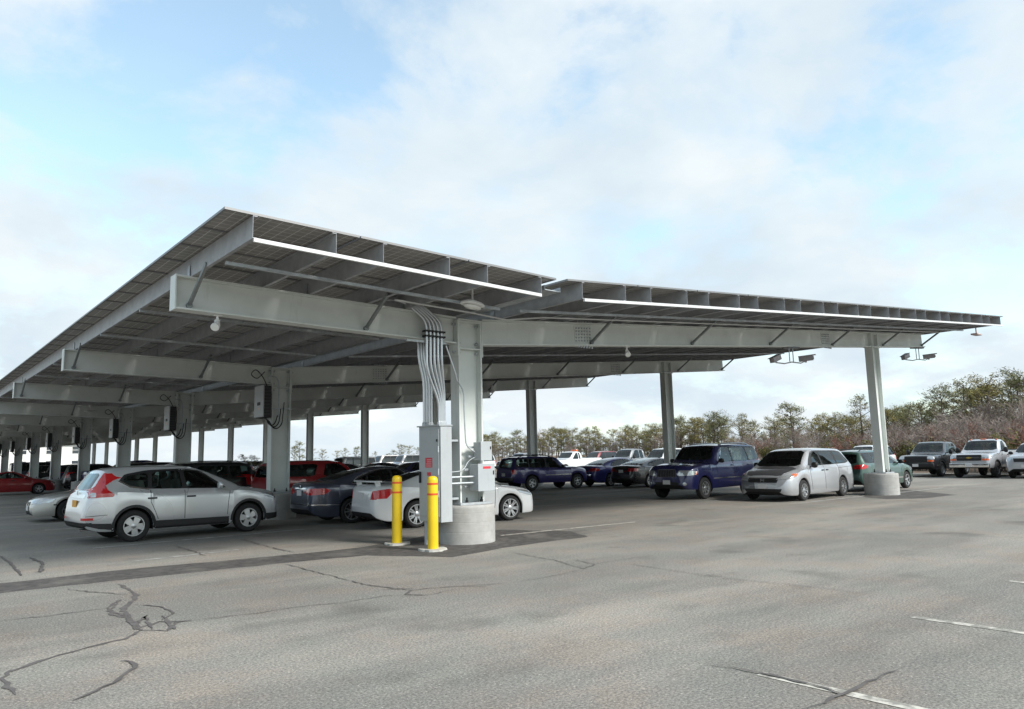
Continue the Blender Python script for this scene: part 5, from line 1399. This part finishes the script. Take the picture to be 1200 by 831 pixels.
# sealed and open cracks
CRACK = noisy('crack_sealant', (.080,.071,.067), (.130,.117,.110), 8, .9)
def crack(px, w=.035, seed=0):
    rnd = random.Random(seed+len(px)); P = [G(*p) for p in px]; Q = []
    for a, b in zip(P, P[1:]):
        n = max(2, int((b-a).length/.09)); t = (b-a).normalized(); s = Vector((-t.y, t.x, 0))
        for i in range(n): Q.append(a+(b-a)*i/n + s*rnd.uniform(-.022, .022))
    Q.append(P[-1])
    bm = B(); prev = None
    for i, p in enumerate(Q):
        t = (Q[min(i+1, len(Q)-1)]-Q[max(i-1, 0)]).normalized(); s = Vector((-t.y, t.x, 0))
        e = min(1, .35+min(i, len(Q)-1-i)*.25); ww = 1.08*w*e*rnd.uniform(.4, 1.25)
        a = bm.verts.new((*(p+s*ww/2).xy, .0045+.0003*seed)); b = bm.verts.new((*(p-s*ww/2).xy, .0045+.0003*seed))
        if prev: bm.faces.new((prev[0], prev[1], b, a))
        prev = (a, b)
    for f in bm.faces:
        f.normal_update()
        if f.normal.z < 0: f.normal_flip()
    o = obj('crack_seal', bm, CRACK, fix=False); o['kind'] = 'structure'
for i, (px, w) in enumerate([
    ([(18,815),(6,802),(4,795),(8,789),(20,784),(60,771),(105,758),(148,749),(165,739)], .05),
    ([(165,739),(152,726),(143,713),(156,704),(160,698),(150,690),(138,685)], .06), ([(150,710),(160,697)], .06),
    ([(152,725),(130,721),(125,712),(142,703)], .045), ([(150,724),(128,716),(140,703)], .03), ([(160,738),(186,729),(224,728)], .045), ([(158,734),(170,722),(178,738)], .04), ([(165,739),(196,740),(206,730),(224,727)], .04),
    ([(158,709),(190,711),(203,719),(190,727)], .03), ([(190,722),(205,738)], .05), ([(150,720),(158,738)], .06),
    ([(0,728),(50,723),(125,713)], .022), ([(78,691),(115,695),(150,697)], .025), ([(224,728),(300,719),(345,712),(420,705)], .014),
    ([(88,822),(115,810),(140,797),(159,783),(152,775),(140,776)], .04), ([(333,661),(372,671),(430,686),(482,692),(530,688),(596,684)], .022),
    ([(400,707),(450,699),(500,698),(535,691)], .014), ([(482,692),(474,697),(500,698)], .04), ([(446,692),(485,690)], .025), ([(545,688),(570,688)], .03),
    ([(600,648),(650,657),(684,667),(697,662),(672,656)], .02), ([(676,664),(694,664)], .04), ([(695,662),(730,656),(770,651)], .012), ([(684,668),(640,677),(596,684)], .010),
    ([(833,779),(890,789),(950,803),(986,815)], .035), ([(940,833),(965,824),(988,814),(1012,804),(1052,787)], .03), ([(0,652),(12,660),(25,675)], .04), ([(36,654),(50,660),(48,671),(40,671)], .05),
    ([(205,640),(232,648),(240,652)], .03), ([(282,632),(310,640),(345,648)], .03), ([(735,661),(800,671),(870,680),(940,687),(1020,697)], .012)]):
    crack(px, w, i)

# ------------------------------------------------------------------ white building far behind the canopy
bd = empty('office_building', (4, 165, 0)); tag(bd, 'white two-storey building with brown hipped roof far behind the left columns', 'building')
WALLM = noisy('white_siding', (.70,.70,.68), (.78,.78,.76), 1.5, .7, stretch=(1,1,12)); ROOFM = noisy('brown_shingles', (.15,.105,.08), (.22,.16,.125), 2, .9)
bm = B(); box(bm, -40, 20, 0, 16, -.1, 6.3); obj('wall', bm, WALLM, bd)
bm = B()
e0 = [bm.verts.new(p) for p in ((-41,-1,6.3), (21,-1,6.3), (21,17,6.3), (-41,17,6.3), (-33,8,10.2), (13,8,10.2))]
for f in ((0,1,5,4), (1,2,5), (2,3,4,5), (3,0,4), (0,3,2,1)): bm.faces.new([e0[i] for i in f])
obj('roof', bm, ROOFM, bd)
WG = mat('window_glass', (.05,.06,.07), .08)
for i in range(13):
    for z in (1.2, 4.1):
        x = -38+i*4.6
        bm = B()
        for a in ((x-.75, x-.60, z-.08, z+1.58), (x+.60, x+.75, z-.08, z+1.58), (x-.599, x+.599, z-.08, z+.02), (x-.599, x+.599, z+1.48, z+1.58), (x-.599, x+.599, z+.72, z+.80)): box(bm, a[0], a[1], -.07, .02, a[2], a[3])
        w = obj('window', bm, mat('window_trim_white', (.78,.78,.77), .5), bd)
        bm = B(); box(bm, x-.598, x+.598, -.03, .01, z+.021, z+1.479); obj('pane', bm, WG, w)

# ------------------------------------------------------------------ trees
BARK = noisy('pine_bark', (.075,.055,.043), (.14,.11,.09), 5, .9); GREYBARK = noisy('grey_bark', (.20,.175,.155), (.30,.27,.245), 6, .9)
TWIG = noisy('twigs', (.22,.175,.15), (.33,.275,.24), 3, .9); TWIGR = noisy('red_twigs', (.19,.080,.062), (.28,.155,.115), 3, .9)
def leafm(name, a, b):
    m = noisy(name, a, b, .9, .8, 5, .35, .65)
    return m
NEED = [leafm('pine_needles', (.120,.130,.050), (.19,.185,.080)), leafm('olive_needles', (.150,.142,.055), (.22,.20,.085)), leafm('yellow_needles', (.17,.155,.045), (.25,.21,.07))]
SCRUB = leafm('scrub_leaves', (.085,.09,.022), (.16,.135,.035))
def leafquad(bm, p, s, rnd, k=.5):
    n = Vector((rnd.gauss(0,1), rnd.gauss(0,1), rnd.gauss(0,1))).normalized(); a = n.orthogonal().normalized(); b = n.cross(a)
    an = rnd.uniform(0, 6.3); c = a*cos(an)+b*sin(an); d = -a*sin(an)+b*cos(an)
    bm.faces.new([bm.verts.new(p+c*s), bm.verts.new(p+d*s*k), bm.verts.new(p-c*s*.9), bm.verts.new(p-d*s*k*.8)])
def fit8(t, c, h):
    z = max(v.co.z for v in c.vertices)
    for me in (t, c):
        for v in me.vertices: v.co.z *= h/z
    return t, c
def pine_meshes(seed, h, needle, spread=2.4, open_=.4):
    rnd = random.Random(seed); tb = B(); cb = B()
    pts = []; x = y = 0
    for i in range(8):
        pts.append(Vector((x, y, h*.95*i/7))); x += rnd.uniform(-.14, .14); y += rnd.uniform(-.14, .14)
    tube(tb, pts, [.17*(1-.85*i/7)*h/8 for i in range(8)], 7)
    def at(z):
        f = max(0, min(6.999, z/(h*.95)*7)); i = int(f); return pts[i].lerp(pts[i+1], f-i)
    nl = rnd.randint(20, 27)
    for i in range(nl):
        t = open_+(1-open_)*(i+rnd.random())/nl; z = h*.93*t; p = at(z)
        env = (.55+.65*math.sin(pi*min(1, (t-open_)/(1-open_)*.85+.12)))
        ln = spread*env*rnd.uniform(.45, 1.05); an = i*2.4+rnd.uniform(-.5, .5); d = Vector((cos(an), sin(an), rnd.uniform(.05, .65))).normalized()
        q = p+d*ln*.55+Vector((0,0,rnd.uniform(-.1,.2))); e = q+d*ln*.45+Vector((0,0,rnd.uniform(0,.35)))
        tube(tb, [p, q, e], [.045, .03, .014], 5)
        for c in range(rnd.randint(2, 4)):
            cp = p.lerp(e, rnd.uniform(.5, 1.08))+Vector((rnd.uniform(-.35,.35), rnd.uniform(-.35,.35), rnd.uniform(-.05,.35)))
            rr = rnd.uniform(.30, .62)
            tube(tb, [q, cp], [.018, .008], 3)
            for k in range(rnd.randint(26, 46)):
                v = Vector((rnd.gauss(0,1), rnd.gauss(0,1), rnd.gauss(0,.62))); v = v.normalized()*rr*rnd.random()**.45
                leafquad(cb, cp+v, rnd.uniform(.09, .19), rnd, .2)
    for c in range(5):
        cp = pts[-1]+Vector((rnd.uniform(-.4,.4), rnd.uniform(-.4,.4), rnd.uniform(-.5,.3)))
        for k in range(40):
            v = Vector((rnd.gauss(0,1), rnd.gauss(0,1), rnd.gauss(0,.7))).normalized()*.5*rnd.random()**.45
            leafquad(cb, cp+v, rnd.uniform(.09, .19), rnd, .2)
    return fit8(meshof('trunk', tb, [BARK]), meshof('crown', cb, [needle]), h)
def bare_meshes(seed, h, bark, twig, spread=.5, lvl=4, first=.25):
    rnd = random.Random(seed); tb = B(); cb = B()
    def grow(p, d, ln, r, lv):
        n = 3; pts = [p]; dd = d.copy()
        for i in range(n):
            dd = (dd+Vector((rnd.gauss(0,.13), rnd.gauss(0,.13), rnd.gauss(.03,.08)))).normalized(); pts.append(pts[-1]+dd*ln/n)
        tube(tb if lv < 2 else cb, pts, [max(.011, r*(1-.45*i/n)) for i in range(n+1)], 6 if lv < 1 else (4 if lv < 2 else 3), caps=False)
        if lv >= lvl: return
        for k in range(rnd.randint(4, 6) if lv < 3 else rnd.randint(2, 4)):
            t = rnd.uniform(first if lv == 0 else .2, 1); f = t*n; i = min(int(f), n-1); q = pts[i].lerp(pts[i+1], f-i)
            ax = Vector((rnd.gauss(0,1), rnd.gauss(0,1), rnd.gauss(0,1))).cross(dd).normalized()
            nd = (Matrix.Rotation(rnd.uniform(.4, .95), 3, ax) @ dd); nd = (nd+Vector((0,0,.18))).normalized()
            grow(q, nd, ln*rnd.uniform(.45, .72), r*.55, lv+1)
    grow(Vector((0,0,0)), Vector((rnd.gauss(0,.05), rnd.gauss(0,.05), 1)).normalized(), h*.62, .11*h/8, 0)
    return fit8(meshof('trunk', tb, [bark]), meshof('crown', cb, [twig]), h)
def shrub_meshes(seed, h, twig, leaf=None, n=16):
    rnd = random.Random(seed); tb = B(); cb = B()
    for i in range(n):
        a = rnd.uniform(0, 6.3); d = Vector((cos(a)*rnd.uniform(.2,.9), sin(a)*rnd.uniform(.2,.9), 1)).normalized(); p = Vector((cos(a)*.3*rnd.random(), sin(a)*.3*rnd.random(), -.05)); ln = h*rnd.uniform(.6, 1.05)
        tube(tb, [p, p+d*ln*.5, p+d*ln+Vector((rnd.gauss(0,.1), rnd.gauss(0,.1), 0))], [.022, .015, .008], 3, caps=False)
        for k in range(9):
            q = p+d*ln*rnd.uniform(.3, 1); e = q+Vector((rnd.gauss(0,.3), rnd.gauss(0,.3), rnd.uniform(.1,.5)))
            tube(cb, [q, e], [.012, .007], 3, caps=False)
            for s in range(4 if leaf is None else 9):
                o_ = q.lerp(e, rnd.uniform(.3, 1.1)); 
                if leaf is None: tube(cb, [o_, o_+Vector((rnd.gauss(0,.16), rnd.gauss(0,.16), rnd.uniform(0,.3)))], [.009, .006], 3, caps=False)
                else: leafquad(cb, o_+Vector((rnd.gauss(0,.12), rnd.gauss(0,.12), rnd.gauss(0,.12))), rnd.uniform(.05, .12), rnd)
    return meshof('stem', tb, [BARK]), meshof('crown', cb, [leaf or twig])
PINES = [pine_meshes(11+i, 8, NEED[i % 3], 2.1+.3*(i % 3), (.30, .12, .22, .10, .38, .16)[i]) for i in range(6)]
BARE = [bare_meshes(31+i, 8, GREYBARK, TWIG) for i in range(4)]
REDT = [bare_meshes(51+i, 4.5, BARK, TWIGR, lvl=4, first=.1) for i in range(2)]
SHR_R = [shrub_meshes(61+i, 2.2, TWIGR) for i in range(2)]; SHR_G = [shrub_meshes(71+i, 1.9, TWIG, SCRUB, 14) for i in range(2)]
TREES = []
def plant(name, meshes, x, y, sc, label, cat, group, second='crown', first='trunk'):
    t = empty(name, (x, y, -.03), random.uniform(0, 6.28)); t.scale = (sc*random.uniform(.9, 1.12), sc*random.uniform(.9, 1.12), sc); tag(t, label, cat, group)
    link(first, meshes[0], t); link(second, meshes[1], t)
rt = random.Random(5)
# near wood on the right: x in the photograph, distance
def polar(px, d):
    p = CAM + (FW*FPX + RT*(px-600) - UP*(520-415.5)).normalized()*d
    return p.x, p.y
def woodline(px):
    """distance to the wood's edge and height of its skyline (photograph y), by direction"""
    D = [(340, 232), (480, 235), (560, 225), (700, 175), (800, 142), (880, 112), (960, 88), (1040, 72), (1120, 64), (1230, 58)]
    T = [(340, 526), (400, 527), (480, 524), (560, 511), (620, 505), (700, 504), (760, 503), (800, 490), (850, 487), (900, 496), (930, 482), (960, 490), (1000, 480), (1040, 478), (1100, 464), (1150, 454), (1200, 446), (1230, 442)]
    f = lambda P: next((a[1]+(b[1]-a[1])*(px-a[0])/(b[0]-a[0]) for a, b in zip(P, P[1:]) if a[0] <= px <= b[0]), P[-1][1])
    return f(D), f(T)
def hgt(px, d):
    ytop = woodline(px)[1]; hor = 549-px*.0209
    return (hor-ytop)*d/FPX+CAM.z
LBL = {'pine_r': 'pitch pine with tufted olive crown behind the right-hand trucks', 'pine_m': 'olive pitch pine in the tree line behind the navy SUV',
       'pine_l': 'small far olive pine seen under the canopy left of the grey cabinet', 'bare_r': 'bare grey-brown tree in the wood behind the right-hand trucks', 'bare_m': 'bare grey-brown tree in the tree line behind the minivan',
       'red': 'leafless reddish thicket tree low in the wood behind the right-hand trucks', 'shr_r': 'red-twigged shrub at the foot of the wood on the right', 'shr_g': 'olive green shrub at the foot of the wood on the right'}
# prominent single trees first (pixel, extra distance, top)
for px, dd, yt, kind in ((838, 2, 484, 0), (818, 4, 492, 2), (870, 1, 488, 1), (930, 0, 476, 0), (905, 3, 492, 4), (1010, 1, 470, 1), (1104, 4, 460, 3), (1134, 8, 457, 1), (1168, 9, 451, 5), (1200, 8, 446, 3), (960, 4, 488, 5)):
    d = woodline(px)[0]+dd; hor = 549-px*.0209; hh = (hor-yt)*d/FPX+CAM.z
    x, y = polar(px, d); k = 'pine_r' if px > 990 else 'pine_m'
    plant('pine_tree', PINES[kind], x, y, hh/8, LBL[k], 'tree', 'pines of the right-hand wood' if k == 'pine_r' else 'pines of the far tree line')
px = 566
while px < 800:
    d = woodline(px)[0]+rt.uniform(0, 12); hh = hgt(px, d)*rt.uniform(.68, 1.10); x, y = polar(px, d)
    if rt.random() < .88: plant('pine_tree', PINES[rt.randrange(6)], x, y, hh/8, LBL['pine_m'], 'tree', 'pines of the far tree line')
    else: plant('bare_tree', BARE[rt.randrange(4)], x, y, hh/8, LBL['bare_m'], 'tree', 'bare trees of the far tree line')
    if rt.random() < .6:
        d += rt.uniform(-6, 6); x, y = polar(px+rt.uniform(-4, 4), d); plant('bare_tree', BARE[rt.randrange(4)], x, y, hh*rt.uniform(.55, .8)/8, LBL['bare_m'], 'tree', 'bare trees of the far tree line')
    px += rt.uniform(2.5, 4.8)
px = 800
while px < 990:
    d = woodline(px)[0]+rt.uniform(2, 16); pn = rt.random() < .42; hh = hgt(px, d)*(rt.uniform(.82, 1.0) if pn else rt.uniform(.6, .85)); x, y = polar(px, d)
    if pn: plant('pine_tree', PINES[rt.randrange(6)], x, y, hh/8, LBL['pine_m'], 'tree', 'pines of the far tree line')
    else: plant('bare_tree', BARE[rt.randrange(4)], x, y, hh/8, LBL['bare_m'], 'tree', 'bare trees of the far tree line')
    px += rt.uniform(3.2, 6)
px = 985
while px < 1235:
    d = woodline(px)[0]+rt.uniform(2, 16); pn = rt.random() < .24; hh = hgt(px, d)*(rt.uniform(.74, .93) if pn else rt.uniform(.5, .80)); x, y = polar(px, d)
    if pn: plant('pine_tree', PINES[rt.randrange(6)], x, y, hh/8, LBL['pine_r'], 'tree', 'pines of the right-hand wood')
    else: plant('bare_tree', BARE[rt.randrange(4)], x, y, hh/8, LBL['bare_r'], 'tree', 'bare trees of the right-hand wood')
    if rt.random() < .5:
        d2 = woodline(px)[0]-rt.uniform(0, 4); x, y = polar(px, d2); plant('bare_tree', BARE[rt.randrange(4)], x, y, hgt(px, d2)*rt.uniform(.40, .62)/8, LBL['bare_r'], 'tree', 'bare trees of the right-hand wood')
    px += rt.uniform(3, 5.5)
px = 850
while px < 1240:
    d = woodline(px)[0]-rt.uniform(1, 7); x, y = polar(px, d)
    k = rt.random()
    if k < .20 and 1020 < px < 1200: plant('red_thicket', REDT[rt.randrange(2)], x, y, rt.uniform(.5, .8), LBL['red'], 'tree', 'red thicket trees of the right-hand wood')
    elif k < (.34 if px > 960 else .10): plant('shrub', SHR_R[rt.randrange(2)], x, y, rt.uniform(.9, 1.5), LBL['shr_r'], 'shrub', 'red shrubs of the right-hand wood', first='stem')
    elif k < .66: plant('bare_tree', BARE[rt.randrange(4)], x, y, rt.uniform(.35, .55), LBL['bare_r' if px > 985 else 'bare_m'], 'tree', 'bare trees of the right-hand wood' if px > 985 else 'bare trees of the far tree line')
    else: plant('shrub', SHR_G[rt.randrange(2)], x, y, rt.uniform(.8, 1.35), LBL['shr_g'], 'shrub', 'green shrubs of the right-hand wood', first='stem')
    px += rt.uniform(4.5, 9)
for px, yt in ((345, 524), (352, 519), (364, 525), (378, 528), (396, 530), (405, 527), (418, 525), (426, 530), (440, 531), (462, 529), (470, 522), (480, 524), (490, 526), (300, 534), (288, 533), (455, 533), (500, 524), (520, 522), (540, 518), (556, 516)):
    d = woodline(px)[0]+rt.uniform(-5, 5); hor = 549-px*.0209; hh = (hor-yt)*d/FPX+CAM.z; x, y = polar(px, d)
    plant('pine_tree', PINES[rt.randrange(6)], x, y, hh/8, LBL['pine_l'], 'tree', 'far pines left of the cabinet')

# ------------------------------------------------------------------ sky and sun
W = bpy.data.worlds.new('World'); SC.world = W; W.use_nodes = True
nt = W.node_tree; L = nt.links; bg = nt.nodes['Background']
SUN = Vector((.24, -.76, .62)).normalized()
EL = math.asin(SUN.z); AZ = math.atan2(SUN.x, SUN.y)
sk = nt.nodes.new('ShaderNodeTexSky'); sk.sky_type = 'NISHITA'; sk.sun_disc = False; sk.sun_elevation = EL; sk.sun_rotation = AZ; sk.air_density = 1.; sk.dust_density = 1.; sk.ozone_density = 1.
def wn(t, **k):
    n = nt.nodes.new(t)
    for a, v in k.items(): setattr(n, a, v)
    return n
tc = wn('ShaderNodeTexCoord'); sep = wn('ShaderNodeSeparateXYZ'); L.new(tc.outputs['Generated'], sep.inputs[0])
def mth(op, a, b=None):
    n = wn('ShaderNodeMath', operation=op)
    for i, v in enumerate((a, b)):
        if v is None: continue
        if isinstance(v, (int, float)): n.inputs[i].default_value = v
        else: L.new(v, n.inputs[i])
    return n.outputs[0]
zc = mth('ADD', mth('MAXIMUM', sep.outputs[2], 0.), .34)
cx = mth('DIVIDE', sep.outputs[0], zc); cy = mth('DIVIDE', sep.outputs[1], zc)
cmb = wn('ShaderNodeCombineXYZ'); L.new(cx, cmb.inputs[0]); L.new(cy, cmb.inputs[1])
def wnoise(scale, detail, rough, off, dist=0.):
    mp = wn('ShaderNodeMapping'); mp.inputs['Location'].default_value = off; L.new(cmb.outputs[0], mp.inputs[0])
    n = wn('ShaderNodeTexNoise'); n.inputs['Scale'].default_value = scale; n.inputs['Detail'].default_value = detail; n.inputs['Roughness'].default_value = rough; n.inputs['Distortion'].default_value = dist
    L.new(mp.outputs[0], n.inputs['Vector']); return n.outputs['Fac']
def wramp(src, stops):
    n = wn('ShaderNodeValToRGB'); e = n.color_ramp.elements
    while len(e) < len(stops): e.new(.5)
    for x, (p, c) in zip(e, stops): x.position = p; x.color = (*c, 1)
    L.new(src, n.inputs[0]); return n.outputs[0]
cov = wnoise(2.5, 12, .60, (3.1, 1.7, 0), .12)
cov2 = wnoise(.8, 4, .5, (7.3, 2.2, 0))
cv = mth('ADD', mth('MULTIPLY', mth('ADD', mth('MULTIPLY', mth('SUBTRACT', cov, .5), 1.3), .5), .72), mth('MULTIPLY', cov2, .28))
cv = mth('ADD', cv, mth('MULTIPLY', mth('SUBTRACT', 1., mth('MINIMUM', mth('MULTIPLY', mth('MAXIMUM', sep.outputs[2], 0.), 4.), 1.)), .14))
# broad blue openings and cloud banks, fixed in the sky by direction
def lobe(px, py, deg, amp):
    global cv
    d = (FW*FPX + RT*(px-600) - UP*(py-415.5)).normalized()
    vd = wn('ShaderNodeVectorMath', operation='DOT_PRODUCT'); L.new(tc.outputs['Generated'], vd.inputs[0]); vd.inputs[1].default_value = d
    e = mth('POWER', 2.718, mth('MULTIPLY', mth('SUBTRACT', vd.outputs['Value'], 1.), 1/(1-cos(radians(deg)))))
    cv = mth('ADD', cv, mth('MULTIPLY', e, amp))
for l in ((150, 130, 8, -.055), (300, 190, 8, -.04), (400, 90, 5, -.02), (250, 60, 5, .05), (60, 60, 6, -.03), (880, 100, 5, -.05), (910, 420, 5, -.05), (1180, 300, 6, -.045), (700, 150, 4, -.025), (1000, 230, 5, -.025), (60, 320, 10, .05), (620, 330, 11, .06), (1080, 120, 14, .05), (700, 60, 10, .03), (450, 500, 12, .06), (20, 30, 5, .03)): lobe(*l)
mask = wramp(cv, [(.40, (.22,)*3), (.455, (.48,)*3), (.51, (.80,)*3), (.60, (1,1,1))])
shade = wnoise(2.4, 9, .55, (1.3, 9.2, 0), .2)
ccol = wramp(shade, [(.36, (4.0,4.65,5.15)), (.50, (4.5,5.05,5.4)), (.62, (5.0,5.4,5.6))])
skyc = wn('ShaderNodeMixRGB', blend_type='MULTIPLY'); skyc.inputs[0].default_value = 1.; L.new(sk.outputs[0], skyc.inputs[1]); skyc.inputs[2].default_value = (1.85, 2.0, 1.75, 1)
mx = wn('ShaderNodeMixRGB'); L.new(mask, mx.inputs[0]); L.new(skyc.outputs[0], mx.inputs[1]); L.new(ccol, mx.inputs[2])
L.new(mx.outputs[0], bg.inputs['Color']); bg.inputs['Strength'].default_value = .058
sd = bpy.data.lights.new('sun', 'SUN'); so = bpy.data.objects.new('sun', sd); COL.objects.link(so)
sd.energy = 1.5; sd.angle = radians(14); sd.color = (1., .968, .925)
so.rotation_euler = (-SUN).to_track_quat('-Z', 'Y').to_euler()
vs = SC.view_settings; vs.view_transform = 'Standard'; vs.look = 'None'; vs.exposure = 1.62; vs.gamma = 1.; vs.use_curve_mapping = False
SC.render.engine = 'CYCLES'; SC.cycles.max_bounces = 8; SC.cycles.use_denoising = True; SC.cycles.sample_clamp_indirect = 4.; SC.cycles.caustics_reflective = False; SC.cycles.caustics_refractive = False; SC.cycles.blur_glossy = 1.; SC.cycles.adaptive_threshold = .006
